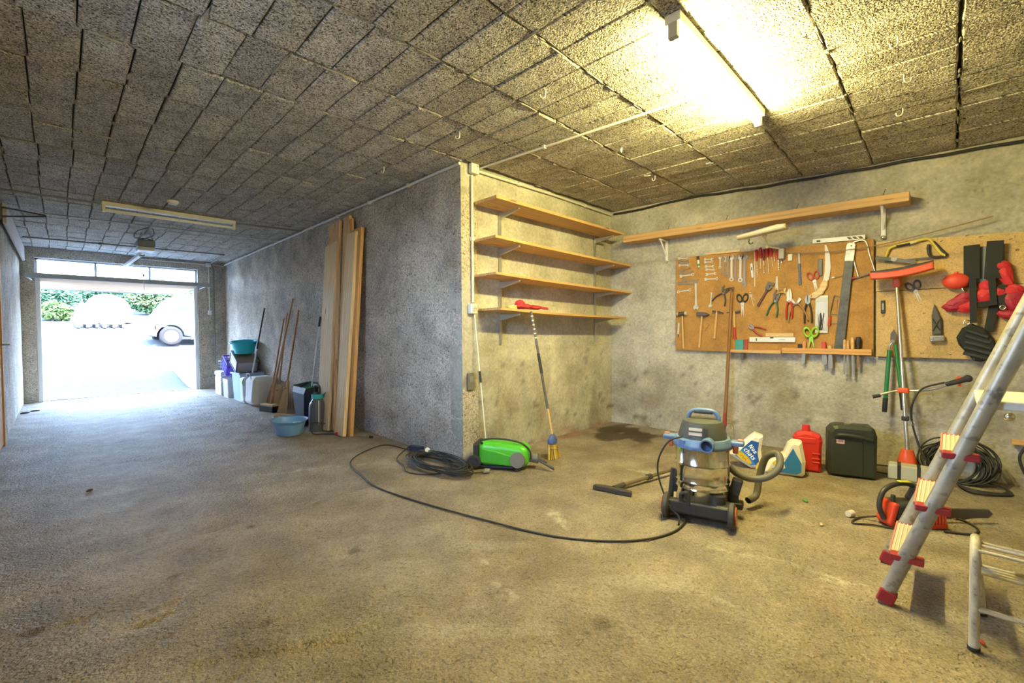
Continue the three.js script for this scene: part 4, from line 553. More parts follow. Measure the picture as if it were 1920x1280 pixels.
{ // extension lead: flex, coil, socket and plug
  const t = thing('extension_lead', 'long black extension lead coiled near the corner and looping across the floor', 'extension lead', [2.2, 0, -3.05]);
  const o = [2.2, -3.05], L = (x, z, y = 0.008) => [x - o[0], y, z - o[1]];
  const fl = [[2.56, -1.24], [2.63, -1.14], [2.485, -1.094], [2.295, -1.121], [2.104, -1.24], [1.901, -1.515], [1.757, -2.015], [1.632, -2.645], [1.60, -3.0], [1.644, -3.28], [1.753, -3.72], [2.0, -3.95], [2.2, -3.93], [2.33, -3.72]];
  part('flex', [tube(fl.map(([x, z], i) => L(x, z, i === 12 ? 0.04 : 0.009)), 0.0058, 7, false, 160)], M.black, t);
  const loops = []; for (let k = 0; k < 15; k++) { const pts = [], a = 0.36 + rr(-0.06, 0.03), b = 0.15 + rr(-0.05, 0.02), cx = rr(-0.02, 0.02), cz = rr(-0.05, 0.05), ro = rr(-0.12, 0.12), y = 0.008 + k * 0.0045; for (let i = 0; i < 14; i++) { const q = i / 14 * 2 * PI, u = b * Math.cos(q), w = a * Math.sin(q); pts.push([cx + u * Math.cos(ro) - w * Math.sin(ro), y + 0.012 * rnd(), cz + u * Math.sin(ro) + w * Math.cos(ro)]); } loops.push(tube(pts, 0.0045, 6, true, 60)); }
  part('coil', loops, M.black, t);
  part('loose_loop', [tube([L(2.33, -3.7, 0.04), L(2.18, -3.62), L(2.08, -3.5), L(2.02, -3.3), L(1.95, -3.12), L(2.02, -2.95), L(2.16, -2.9), L(2.3, -3.0), L(2.28, -3.2, 0.08), L(2.36, -3.55, 0.03)], 0.005, 6, false, 70)], M.black, t);
  part('socket_block', [rbox(0.06, 0.05, 0.15, 0.01, L(2.36, -3.62, 0.03), [0, 0.3, 0])], plas(0.02, 0.025, 0.07, 0.4), t);
  part('plug_tail', [bar(L(2.26, -2.75), L(2.37, -2.67), 0.005, 0.005, 6)], M.black, t); part('plug', [cyl(0.02, 0.017, 0.04, L(2.39, -2.645, 0.02), [0, -0.9, PI / 2], 14)], plas(0.28, 0.26, 0.2, 0.6), t);
  part('adapter', [cyl(0.022, 0.022, 0.03, L(2.3, -3.35, 0.075), [1.1, 0, 0.4], 16)], plas(0.55, 0.54, 0.5, 0.5), t);
}
{ // wet and dry vacuum cleaner
  const blue = plas(0.13, 0.22, 0.42, 0.35), dark = plas(0.075, 0.08, 0.07, 0.5), plast = plas(0.035, 0.035, 0.033, 0.5), steel = mat(new THREE.Color(0.80, 0.78, 0.72), 0.14, 1), orange = plas(0.55, 0.14, 0.04, 0.5);
  const t = thing('vacuum_cleaner', 'steel drum wet vacuum cleaner with blue collar on wheels', 'vacuum cleaner', [2.78, 0, -1.09], [0, -1.34, 0]);
  part('drum', [lathe([[0.001, 0.05], [0.147, 0.05], [0.153, 0.06], [0.153, 0.175], [0.158, 0.182], [0.153, 0.19], [0.153, 0.215], [0.158, 0.222], [0.153, 0.23], [0.153, 0.318], [0.159, 0.326], [0.153, 0.334], [0.153, 0.44], [0.001, 0.44]], 56)], steel, t);
  part('rating_label', [cyl(0.1545, 0.1545, 0.06, [0, 0.39, 0], null, 8, true).rotateY(0)].map(() => put(flat(new THREE.CylinderGeometry(0.1538, 0.1538, 0.055, 8, 1, true, 0.75, 0.35)), [0, 0.39, 0])), plas(0.6, 0.58, 0.5, 0.5), t);
  part('collar', [lathe([[0.12, 0.43], [0.168, 0.428], [0.172, 0.44], [0.168, 0.452], [0.155, 0.482], [0.12, 0.486]], 48)], blue, t);
  for (const s of [-1, 1]) { part('latch', [rbox(0.075, 0.03, 0.07, 0.012, [s * 0.195, 0.462, 0])], blue, t); part('latch_clip', [rbox(0.03, 0.05, 0.045, 0.01, [s * 0.185, 0.425, 0])], orange, t); part('latch_pin', [box(0.03, 0.012, 0.03, [s * 0.21, 0.48, 0], null, 0.004)], plas(0.55, 0.25, 0.2), t); }
  part('hose_hook', [rbox(0.05, 0.05, 0.02, 0.008, [-0.095, 0.455, 0.13], [0, -0.6, 0])], blue, t);
  part('motor_head', [lathe([[0.001, 0.478], [0.142, 0.478], [0.138, 0.5], [0.122, 0.56], [0.112, 0.582], [0.09, 0.592], [0.001, 0.594]], 40)], dark, t);
  part('nameplate', [box(0.075, 0.045, 0.003, [-0.02, 0.532, 0.131], [-0.27, 0, 0])], plas(0.55, 0.5, 0.42), t); part('nameplate_band', [box(0.03, 0.046, 0.003, [0.034, 0.532, 0.1305], [-0.27, 0.1, 0]), box(0.075, 0.009, 0.003, [-0.02, 0.533, 0.1325], [-0.27, 0, 0])], plast, t);
  part('handle', [tube([[-0.085, 0.575, 0], [-0.075, 0.62, 0], [-0.05, 0.64, 0], [0.06, 0.64, 0], [0.085, 0.62, 0], [0.095, 0.57, 0]], 0.013, 8)], blue, t); part('handle_grip', [rbox(0.11, 0.018, 0.03, 0.006, [0.005, 0.632, 0])], plast, t);
  part('inlet', [lathe([[0.03, 0], [0.038, 0], [0.038, 0.075], [0.03, 0.075], [0.03, 0]], 28, [0.05, 0.468, 0.125], [PI / 2, 0, 0])], blue, t); part('inlet_mouth', [cyl(0.0305, 0.0305, 0.01, [0.05, 0.468, 0.15], [PI / 2, 0, 0], 24)], M.black, t);
  part('trolley', [rbox(0.34, 0.075, 0.06, 0.012, [0, 0.082, 0.155]), rbox(0.33, 0.05, 0.3, 0.02, [0, 0.045, 0]), rbox(0.08, 0.05, 0.12, 0.015, [0.13, 0.1, 0.12]), cyl(0.045, 0.05, 0.1, [0.1, 0.12, 0.115], null, 16)], plast, t);
  for (const s of [-1, 1]) { const w = part('wheel', [lathe([[0.001, -0.018], [0.06, -0.018], [0.073, -0.01], [0.075, 0], [0.073, 0.01], [0.06, 0.018], [0.001, 0.018]], 34, [s * 0.18, 0.075, 0.155], [0, 0, PI / 2])], plas(0.06, 0.06, 0.055, 0.7), t); part('hubcap', [cyl(0.054, 0.05, 0.008, [s * 0.2, 0.075, 0.155], [0, 0, -s * PI / 2], 26)], orange, w); }
  for (const s of [-1, 1]) part('caster', [cyl(0.024, 0.024, 0.02, [s * 0.12, 0.024, -0.15], [0, 0, PI / 2], 14), box(0.02, 0.03, 0.03, [s * 0.12, 0.04, -0.15])], plast, t);
  part('accessory_holder', [bar([-0.165, 0.1, 0.12], [-0.15, 0.29, 0.11], 0.017, 0.015, 10), tube([[-0.09, 0.12, 0.175], [-0.09, 0.165, 0.185], [-0.06, 0.175, 0.185], [-0.05, 0.15, 0.183], [-0.05, 0.1, 0.18]], 0.011, 8), rbox(0.03, 0.14, 0.03, 0.01, [-0.15, 0.19, 0.03])], plast, t);
  part('crevice_tool', [rbox(0.06, 0.1, 0.06, 0.012, [0.185, 0.19, -0.03], [0, 0, -0.25]), rbox(0.05, 0.06, 0.05, 0.01, [0.175, 0.12, -0.03]), rbox(0.08, 0.04, 0.08, 0.01, [0.185, 0.08, -0.04])], plast, t);
  part('hose', [tube([[0.12, 0.30, -0.12], [0.19, 0.235, -0.14], [0.27, 0.215, -0.16], [0.35, 0.235, -0.18], [0.41, 0.3, -0.22], [0.4, 0.36, -0.27], [0.34, 0.33, -0.3], [0.3, 0.2, -0.3], [0.28, 0.08, -0.26], [0.24, 0.06, -0.2]], 0.021, 12, false, 80)], plas(0.12, 0.115, 0.1, 0.55), t);
  part('power_cord', [tube([[-0.1, 0.49, 0.1], [-0.17, 0.46, 0.13], [-0.225, 0.36, 0.15], [-0.235, 0.27, 0.15], [-0.2, 0.16, 0.17], [-0.14, 0.06, 0.19], [-0.1, 0.03, 0.2], [-0.09, 0.008, 0.26]], 0.0055, 7, false, 50)], M.black, t);
}
{ const t = thing('vacuum_wand', 'dark vacuum floor nozzle and wand lying left of the vacuum cleaner', 'nozzle', [2.70, 0, -1.68]), m = plas(0.05, 0.045, 0.04, 0.45); part('nozzle', [poly([[-0.14, -0.02], [0.14, -0.02], [0.135, 0.015], [0.05, 0.03], [-0.05, 0.03], [-0.135, 0.015]], 0.035, 0.006, [0, 0.004, 0], [-PI / 2, 0, 0]).rotateY(-1.38)], m, t); part('neck', [bar([0.02, 0.02, 0.0], [0.12, 0.035, 0.02], 0.028, 0.018, 12)], m, t); part('wand', [bar([0.11, 0.033, 0.018], [0.62, 0.05, 0.13], 0.0145, 0.0145, 14)], mat(new THREE.Color(0.22, 0.18, 0.12), 0.35, 0.4), t); part('wand_collar', [bar([0.36, 0.042, 0.074], [0.4, 0.043, 0.083], 0.022, 0.022, 14)], m, t); }
// jerry cans
{ const red = plas(0.62, 0.03, 0.025, 0.4), t = thing('jerry_can', 'red plastic jerry can standing by the back wall', 'jerry can', [4.24, 0, -0.82], [0, -1.37, 0]); part('body', [poly([[-0.092, 0.01], [-0.08, 0], [0.08, 0], [0.092, 0.01], [0.094, 0.2], [0.1, 0.25], [0.085, 0.29], [0.03, 0.315], [-0.02, 0.32], [-0.075, 0.3], [-0.098, 0.27], [-0.1, 0.24], [-0.094, 0.2]], 0.14, 0.02, [0, 0, -0.07])], red, t); part('neck', [cyl(0.027, 0.03, 0.05, [-0.01, 0.34, 0.0], null, 18)], red, t); for (const s of [-1, 1]) for (const y of [0.08, 0.11, 0.15]) part('rib', [rbox(0.055, 0.014, 0.012, 0.005, [s * 0.058, y, 0.07])], red, t); part('top_panel', [rbox(0.12, 0.045, 0.012, 0.005, [-0.005, 0.25, 0.067])], red, t); }
{ const g = plas(0.028, 0.034, 0.026, 0.45), t = thing('jerry_can', 'large dark green-black jerry can beside the red one', 'jerry can', [4.31, 0, -0.55], [0, -1.3, 0]); part('body', [poly([[-0.15, 0.015], [-0.135, 0], [0.135, 0], [0.15, 0.015], [0.152, 0.33], [0.135, 0.385], [0.12, 0.395], [-0.09, 0.395], [-0.12, 0.385], [-0.15, 0.345]], 0.19, 0.022, [0, 0, -0.095])], g, t); part('front_panel', [rbox(0.2, 0.27, 0.012, 0.005, [-0.035, 0.155, 0.096])], g, t); part('handle', [tube([[-0.1, 0.3, 0.09], [-0.09, 0.325, 0.11], [0.06, 0.32, 0.115], [0.12, 0.3, 0.1]], 0.013, 8), rbox(0.2, 0.05, 0.03, 0.01, [-0.01, 0.375, 0.06])], g, t); part('recess', [box(0.19, 0.028, 0.012, [-0.02, 0.345, 0.093])], M.black, t); part('sticker', [box(0.05, 0.03, 0.003, [-0.075, 0.275, 0.104])], plas(0.72, 0.42, 0.42), t); part('sticker_print', [box(0.035, 0.014, 0.003, [-0.075, 0.28, 0.1055])], plas(0.25, 0.22, 0.5), t); part('cap', [cyl(0.025, 0.025, 0.02, [-0.02, 0.4, 0.03], null, 16)], plas(0.2, 0.2, 0.16), t); }
// cat litter bags
{ const cv = document.createElement('canvas'); cv.width = 256; cv.height = 200; const c = cv.getContext('2d'); c.fillStyle = '#1c56a8'; c.fillRect(0, 0, 256, 200); c.fillStyle = '#2d7fd0'; c.fillRect(0, 120, 256, 80); c.fillStyle = '#e0b020'; c.beginPath(); c.ellipse(120, 160, 110, 26, -0.1, 0, 7); c.fill(); c.fillStyle = '#ffffff'; c.font = 'bold 50px sans-serif'; c.fillText('Nos', 70, 70); c.fillText('chats', 78, 118); c.strokeStyle = '#7ea33a'; c.lineWidth = 7; c.beginPath(); c.arc(84, 160, 15, 0.6, 5.6); c.moveTo(112, 172); c.quadraticCurveTo(130, 140, 146, 168); c.quadraticCurveTo(164, 146, 182, 166); c.stroke();
  const tx = new THREE.CanvasTexture(cv); tx.colorSpace = THREE.SRGBColorSpace; const printM = mat(0xffffff, 0.5, 0, { map: tx }), paper = plas(0.84, 0.8, 0.7, 0.6), blue = plas(0.03, 0.20, 0.55, 0.45), yel = plas(0.72, 0.5, 0.05, 0.5);
  const t = thing('litter_bag', 'white and blue litter bag printed Nos chats, tilted left', 'bag', [4.0, 0, -1.2], [0, -1.27, 0]);
  part('paper_sack', [poly([[-0.13, 0.10], [0.02, 0.26], [0.055, 0.29], [0.115, 0.27], [0.1, 0.16], [0.115, 0.03], [0.1, 0.0], [0.03, 0.0]], 0.13, 0.025, [0, 0, -0.065])], paper, t);
  const pg = flat(new THREE.PlaneGeometry(0.19, 0.148)); pg.rotateZ(-0.95); pg.translate(0.008, 0.142, 0.0665); const sh = poly([[-0.09, 0.10], [0.03, 0.235], [0.085, 0.225], [0.075, 0.14], [0.09, 0.04], [0.03, 0.03]], 0.004, 0, [0, 0, 0.0635]); { const q = sh.attributes.position, uv = sh.attributes.uv, ca = Math.cos(0.95), sa = Math.sin(0.95); for (let i = 0; i < q.count; i++) { const x = q.getX(i) - 0.015, y = q.getY(i) - 0.135; uv.setXY(i, clamp((x * ca - y * sa) / 0.215 + 0.5), clamp((x * sa + y * ca) / 0.17 + 0.5)); } }
  part('print', [sh], printM, t, null);
  part('print_corner', [poly([[0.06, 0.0], [0.1, 0.02], [0.09, 0.07], [0.07, 0.05]], 0.004, 0, [0, 0, 0.0645])], yel, t);
  const u = thing('litter_bag', 'slumped white litter bag with plain blue panel beside the red can', 'bag', [4.0, 0, -0.935], [0, -1.27, 0]);
  part('paper_sack', [poly([[-0.14, 0.02], [-0.13, 0.0], [0.12, 0.0], [0.14, 0.02], [0.145, 0.12], [0.12, 0.27], [0.06, 0.275], [0.03, 0.25], [0.0, 0.17], [-0.1, 0.10]], 0.13, 0.025, [0, 0, -0.065])], paper, u);
  part('blue_panel', [poly([[0.0, 0.1], [0.06, 0.22], [0.115, 0.11], [0.115, 0.04], [0.085, 0.02], [-0.06, 0.025], [0.01, 0.06]], 0.004, 0, [0, 0, 0.0635])], blue, u);
  part('yellow_panel', [poly([[-0.08, 0.09], [-0.02, 0.15], [-0.01, 0.1], [0.0, 0.06], [-0.02, 0.03], [-0.1, 0.03], [-0.05, 0.07]], 0.004, 0, [0, 0, 0.064])], yel, u); part('blue_mark', [poly([[-0.08, 0.05], [-0.03, 0.065], [-0.07, 0.035]], 0.003, 0, [0, 0, 0.067])], blue, u);
}
{ // long-handled hoe and red pole in front of the tool board
  const t = thing('garden_hoe', 'long brown wooden hoe handle leaning across the tool board', 'hoe', [4.70, 0, -1.62]); part('handle', [bar([0, 0.2, 0], [0.085, 1.52, 0.035], 0.017, 0.014, 12)], M.woodDark, t, 1); part('tines', [tube([[0.085, 1.5, 0.035], [0.09, 1.55, 0.04], [0.07, 1.56, 0.0], [0.06, 1.53, -0.05]], 0.005, 6), tube([[0.085, 1.5, 0.035], [0.09, 1.57, 0.05], [0.08, 1.54, -0.02]], 0.004, 6)], M.ironDark, t); part('ferrule', [bar([0.0, 0.17, 0], [0.005, 0.3, 0.002], 0.019, 0.018, 12)], plas(0.3, 0.05, 0.03), t); part('spike', [bar([-0.005, 0.0, -0.002], [0.0, 0.18, 0], 0.008, 0.012, 8)], M.ironDark, t); part('cord', [tube([[0, 0.2, 0.01], [-0.02, 0.2, 0.08], [-0.03, 0.1, 0.1], [-0.03, 0.012, 0.1]], 0.004, 6)], plas(0.25, 0.18, 0.1), t); }
{ // step ladder
  const alu = mat(new THREE.Color(0.58, 0.54, 0.43), 0.42, 0.4, { map: rep(T.speck, 0.5) }), red = plas(0.33, 0.02, 0.025, 0.55), tread = plas(0.5, 0.45, 0.37, 0.8), line = plas(0.5, 0.2, 0.16, 0.7);
  const t = thing('step_ladder', 'aluminium platform step ladder with red feet at the right edge', 'ladder', [2.6, 0, -0.19]), zr = (y) => 0.01 + 0.333 * y;
  const rail = (x) => { const far = x > 0, a = V(x, 0.02, far ? -0.022 : 0.004), b = V(x, 1.6, far ? 0.545 : zr(1.6)), d = b.clone().sub(a), L = d.length(), g = flat(new THREE.CylinderGeometry(1, 1, L, 20)); g.scale(0.018, 1, 0.026); g.applyQuaternion(new THREE.Quaternion().setFromUnitVectors(V(0, 1, 0), d.normalize())); return g.translate(...a.add(b).multiplyScalar(0.5).toArray()); };
  for (const x of [-0.209, 0.205]) { part('rail', [rail(x)], alu, t, 1); part('foot', [rbox(0.042, 0.058, 0.058, 0.008, [x, 0.03, x > 0 ? -0.014 : 0.012], [0.32, 0, 0])], red, t); }
  for (const y of [0.217, 0.441, 0.664]) { const z = zr(y) - 0.02, s = part('tread', [box(0.4, 0.022, 0.085, [0, y - 0.011, z], null, 0.003)], tread, t), grooves = []; for (let k = 0; k < 6; k++) grooves.push(box(0.37, 0.003, 0.004, [0, y + 0.0008, z - 0.034 + k * 0.0136])); part('grip_strip', grooves, plas(0.62, 0.55, 0.45, 0.8), s); part('nosing', [box(0.4, 0.012, 0.006, [0, y - 0.004, z - 0.045])], line, s); for (const x of [-0.2, 0.2]) part('end_cap', [rbox(0.05, 0.026, 0.105, 0.006, [x, y - 0.012, z + 0.01])], red, s); }
  part('platform', [rbox(0.39, 0.035, 0.34, 0.008, [0, 0.855, zr(0.855) + 0.14])], plas(0.75, 0.73, 0.66, 0.5), t); part('hinge_bolt', [ball(0.016, [-0.21, 0.82, zr(0.82) + 0.06])], M.chrome, t);
  for (const x of [-0.2, 0.2]) part('rear_leg', [bar([x, 0.83, 0.56], [x, 0.01, 0.86], 0.016, 0.016, 12)], alu, t, 1); part('rear_brace', [bar([-0.2, 0.3, 0.755], [0.2, 0.3, 0.755], 0.011)], alu, t, 0);
  part('hand_rail', [bar([-0.209, 1.6, zr(1.6)], [0.205, 1.6, zr(1.6)], 0.016)], alu, t, 0);
}
{ // small two-step stool of enamelled tube
  const enamel = mat(new THREE.Color(0.84, 0.76, 0.55), 0.45, 0, { map: rep(T.speck, 0.22) }), t = thing('step_stool', 'chipped cream metal step stool cut by the frame edge', 'stool', [2.25, 0, 0.07], [0, -0.03, 0]);
  for (const z of [0, 0.40]) part('side_frame', [tube([[0, 0.01, z], [0.005, 0.2, z], [0.01, 0.33, z], [0.05, 0.37, z], [0.11, 0.365, z], [0.16, 0.3, z], [0.22, 0.16, z + 0.01], [0.3, 0.01, z + 0.02]], 0.0145, 12, false, 60)], enamel, t);
  for (let k = 0; k < 4; k++) part('step_rod', [bar([0.015 + k * 0.03, 0.352 + (k % 3 ? 0.01 : 0), 0], [0.015 + k * 0.03, 0.352 + (k % 3 ? 0.01 : 0), 0.4], 0.006, 0.006, 8)], enamel, t);
  for (let k = 0; k < 4; k++) part('step_rod', [bar([0.12 + k * 0.025, 0.235, 0.0], [0.12 + k * 0.025, 0.235, 0.4], 0.006, 0.006, 8)], enamel, t);
  part('cross_bar', [bar([0.002, 0.15, 0], [0.002, 0.15, 0.4], 0.009, 0.009, 10)], enamel, t); for (const z of [0, 0.4]) { part('brace', [tube([[0.03, 0.33, z], [0.08, 0.24, z], [0.2, 0.2, z]], 0.009, 8)], enamel, t); part('foot', [cyl(0.017, 0.017, 0.012, [0, 0.006, z], null, 12)], M.blackRubber, t); part('foot', [cyl(0.017, 0.017, 0.012, [0.3, 0.006, z + 0.02], null, 12)], M.blackRubber, t); }
}
{ // brush cutter leaning on the board, guard upwards
  const org = plas(0.72, 0.10, 0.03, 0.4), t = thing('brush_cutter', 'orange brush cutter standing upside down against the tool boards', 'brush cutter', [4.58, 0, -0.23]);
  part('shaft', [bar([0, 0.2, 0], [0.165, 1.48, -0.085], 0.0135, 0.0125, 14)], mat(new THREE.Color(0.72, 0.70, 0.64), 0.25, 0.9), t);
  part('motor_cone', [lathe([[0.001, 0.09], [0.06, 0.09], [0.062, 0.105], [0.045, 0.17], [0.036, 0.205], [0.001, 0.205]], 24)], org, t); part('motor_base', [rbox(0.1, 0.08, 0.12, 0.02, [0, 0.05, 0])], plas(0.5, 0.48, 0.4), t);
  part('handle_clamp', [rbox(0.05, 0.04, 0.07, 0.01, [0.05, 0.655, -0.03])], org, t); part('handlebar', [tube([[0.02, 0.595, -0.2], [0.03, 0.62, -0.15], [0.05, 0.65, -0.06], [0.05, 0.66, 0.05], [0.03, 0.69, 0.16], [0.0, 0.735, 0.23]], 0.009, 8)], M.galv, t);
  part('left_grip', [bar([0.018, 0.59, -0.215], [0.025, 0.607, -0.165], 0.015, 0.013, 10)], M.blackRubber, t); const gr = part('throttle_grip', [bar([0.005, 0.725, 0.21], [-0.02, 0.775, 0.315], 0.017, 0.021, 12), ball(0.026, [-0.022, 0.778, 0.32])], M.blackRubber, t); part('trigger', [box(0.02, 0.03, 0.05, [-0.01, 0.772, 0.285], [0.4, 0, 0], 0.005), box(0.012, 0.025, 0.02, [0.0, 0.73, 0.28], null, 0.004)], org, gr);
  part('lanyard_clamp', [rbox(0.045, 0.035, 0.045, 0.008, [0.028, 0.44, -0.016])], M.black, t); part('carabiner', [ring(0.018, 0.004, [0.0, 0.415, 0.03], [0, 0.5, 0], 16, 6)], M.chrome, t);
  part('throttle_cable', [tube([[0.0, 0.74, 0.2], [0.02, 0.68, 0.08], [0.01, 0.58, 0.03], [0.02, 0.46, 0.02], [0.01, 0.3, 0.05], [0.0, 0.16, 0.1], [0.0, 0.06, 0.16]], 0.007, 7, false, 50)], M.black, t);
  part('head_gear', [rbox(0.05, 0.1, 0.05, 0.015, [0.165, 1.52, -0.085])], org, t);
  const gp = []; for (let k = 0; k <= 12; k++) { const a = -0.2 + k / 12 * 0.4; gp.push([0.95 * Math.sin(a), 0.95 * (Math.cos(a) - 1)]); } const go = [...gp.map(([u, v]) => [u, v + 0.02]), ...gp.slice().reverse().map(([u, v]) => [u, v - 0.032])];
  part('guard', [poly(go.map(([u, v]) => [u, -v]), 0.09, 0.008, [0.10, 1.565, -0.05], [0, -PI / 2, 0.13])], org, t); part('guard_skirt', [poly(go.map(([u, v]) => [u, -v * 0.6 + 0.02]), 0.06, 0.005, [0.115, 1.582, -0.05], [0, -PI / 2, 0.13])], M.black, t);
  part('cutting_head', [lathe([[0.001, 0], [0.04, 0], [0.05, 0.02], [0.03, 0.045], [0.001, 0.05]], 22, [0.16, 1.565, -0.085])], M.ironDark, t);
}
{ const t = thing('charger_case', 'grey-green low case with two black straps under the brush cutter', 'case', [4.47, 0.0, -0.2], [0, -1.5, 0]); part('body', [rbox(0.27, 0.11, 0.12, 0.012, [0, 0.056, 0])], plas(0.5, 0.5, 0.4, 0.6), t); for (const x of [-0.07, 0.04]) part('strap', [box(0.022, 0.114, 0.124, [x, 0.056, 0], null, 0.003)], M.black, t); }
{ // big coil of black cable slumped against the wall
  const t = thing('cable_coil', 'thick coil of black cable slumped against the back wall', 'cable coil', [4.68, 0, 0.02]), loops = [];
  for (let k = 0; k < 26; k++) { const pts = [], R = 0.155 + rr(-0.03, 0.02), off = rr(-0.05, 0.05), lean = 0.9 + rr(-0.15, 0.15); for (let i = 0; i < 12; i++) { const q = i / 12 * 2 * PI; const y = R * 0.95 * (1 + Math.sin(q)) * lean + 0.008, z = R * 1.05 * Math.cos(q) + off + 0.03 * k / 26; pts.push([-0.09 + 0.15 * (y / 0.3) + rr(-0.05, 0.05), Math.max(0.008, y), z]); } loops.push(tube(pts, 0.0055, 5, true, 44)); }
  part('coil', loops, M.black, t);
  part('floor_loops', [0, 1, 2, 3, 4].map((k) => tube([[-0.1, 0.01 + k * 0.004, 0.02], [-0.22 - 0.02 * k, 0.01, 0.1], [-0.2, 0.012, 0.24 + 0.01 * k], [-0.06, 0.014, 0.26], [-0.02, 0.03, 0.12]], 0.0055, 6, true, 40)), M.black, t);
  part('loose_end', [tube([[0.0, 0.3, 0.02], [0.02, 0.27, 0.1], [0.03, 0.14, 0.2], [0.02, 0.04, 0.2], [-0.05, 0.012, 0.12]], 0.007, 7, false, 40), tube([[-0.1, 0.02, -0.2], [-0.2, 0.015, -0.32], [-0.16, 0.015, -0.5], [0.0, 0.012, -0.52], [0.05, 0.02, -0.35], [-0.02, 0.05, -0.18]], 0.0055, 6, false, 50)], M.black, t);
}
{ // electric chainsaw
  const org = plas(0.68, 0.06, 0.02, 0.4), blk = plas(0.035, 0.035, 0.037, 0.45), t = thing('chainsaw', 'black and orange electric chainsaw on the floor behind the ladder', 'chainsaw', [3.42, 0, -0.17], [0, -0.85, 0]);
  part('motor_body', [rbox(0.24, 0.12, 0.13, 0.02, [0.02, 0.085, 0])], blk, t); part('base', [rbox(0.3, 0.035, 0.12, 0.01, [0.03, 0.02, 0])], org, t); part('rear_cheek', [rbox(0.035, 0.13, 0.11, 0.015, [-0.115, 0.085, 0.01], [0, 0, -0.25])], org, t); part('grille', [0, 1, 2, 3, 4].map((k) => box(0.008, 0.07, 0.006, [0.09 + k * 0.016, 0.07, 0.067])), org, t);
  part('front_handle', [tube([[-0.15, 0.05, 0.03], [-0.175, 0.12, 0.03], [-0.15, 0.2, 0.02], [-0.08, 0.235, 0.0], [0.02, 0.235, -0.02], [0.08, 0.2, -0.04], [0.1, 0.14, -0.04]], 0.014, 10)], blk, t); part('hand_guard', [rbox(0.02, 0.1, 0.1, 0.008, [0.05, 0.19, 0.0], [0, 0, -0.5])], blk, t); part('warning_tag', [rbox(0.07, 0.008, 0.03, 0.003, [-0.01, 0.252, -0.01], [0, 0.2, -0.1])], plas(0.65, 0.6, 0.03), t); part('lock_knob', [rbox(0.02, 0.05, 0.02, 0.006, [-0.1, 0.165, 0.03])], blk, t);
  part('guide_bar', [poly([[0, -0.03], [0.34, -0.025], [0.365, 0], [0.34, 0.025], [0, 0.03]], 0.018, 0.003, [0.14, 0.06, -0.05])], M.ironDark, t);
  part('cord', [tube([[-0.12, 0.04, -0.03], [-0.2, 0.01, -0.08], [-0.28, 0.008, -0.03], [-0.3, 0.008, 0.0], [-0.2, 0.008, 0.02], [-0.1, 0.008, 0.08]], 0.0055, 6, false, 40), tube([[0.12, 0.01, 0.1], [0.25, 0.008, 0.12], [0.34, 0.008, 0.05], [0.36, 0.008, -0.08], [0.28, 0.008, -0.1], [0.18, 0.01, -0.02]], 0.006, 6, false, 40)], M.black, t); part('plug', [cyl(0.018, 0.02, 0.04, [-0.24, 0.02, -0.11], [0, 0.4, PI / 2], 14)], plas(0.72, 0.66, 0.55), t);
}
single('wood_offcut', [box(0.16, 0.03, 0.05, [0, 0.016, 0], null, 0.003)], M.woodDark, 'small dark wood offcut lying right of the chainsaw', 'offcut', [3.78, 0, 0.05], [0, -0.5, 0], null, 0);
for (const [x, z, ry, lab, c, s] of [[3.438, -0.674, 0.5, 'green leaf on the floor right of the vacuum cleaner', [0.1, 0.25, 0.08], 1], [3.078, -0.523, 0.2, 'pale wood chip on the floor before the chainsaw', [0.55, 0.42, 0.25], 0.6], [3.811, 0.005, 0.3, 'dark dead leaf inside the chainsaw cord loop', [0.1, 0.09, 0.04], 1.1], [0.125, -4.442, 0.9, 'brown clod on the corridor floor', [0.1, 0.05, 0.03], 0.9], [2.311, 0.092, 0.4, 'red scrap on the floor under the stool', [0.5, 0.05, 0.04], 0.5], [-0.286, -9.693, 0.2, 'dark leaf on the floor near the garage door', [0.07, 0.06, 0.05], 1.6], [-0.382, -9.543, 0.6, 'dark twig at the foot of the left wall', [0.06, 0.05, 0.05], 1.8]]) single('floor_litter', [ball(0.03 * s, [0, 0.009, 0], [1.1, 0.3, 0.5], 8)], mat(new THREE.Color(...c), 0.8), lab, 'litter', [x, 0, z], [0, ry, 0]);
{ const t = thing('pegged_block', 'small wooden block with a black cable at the right frame edge', 'block', [XB - 0.05, 0.3, 0.36]); part('block', [box(0.06, 0.035, 0.12, [0, 0.02, 0.02], null, 0.004)], M.wood, t, 2); part('cable', [tube([[-0.01, 0.0, 0.03], [-0.01, -0.08, 0.0], [-0.02, -0.18, 0.02], [-0.02, -0.29, 0.08]], 0.009, 8)], M.black, t); }
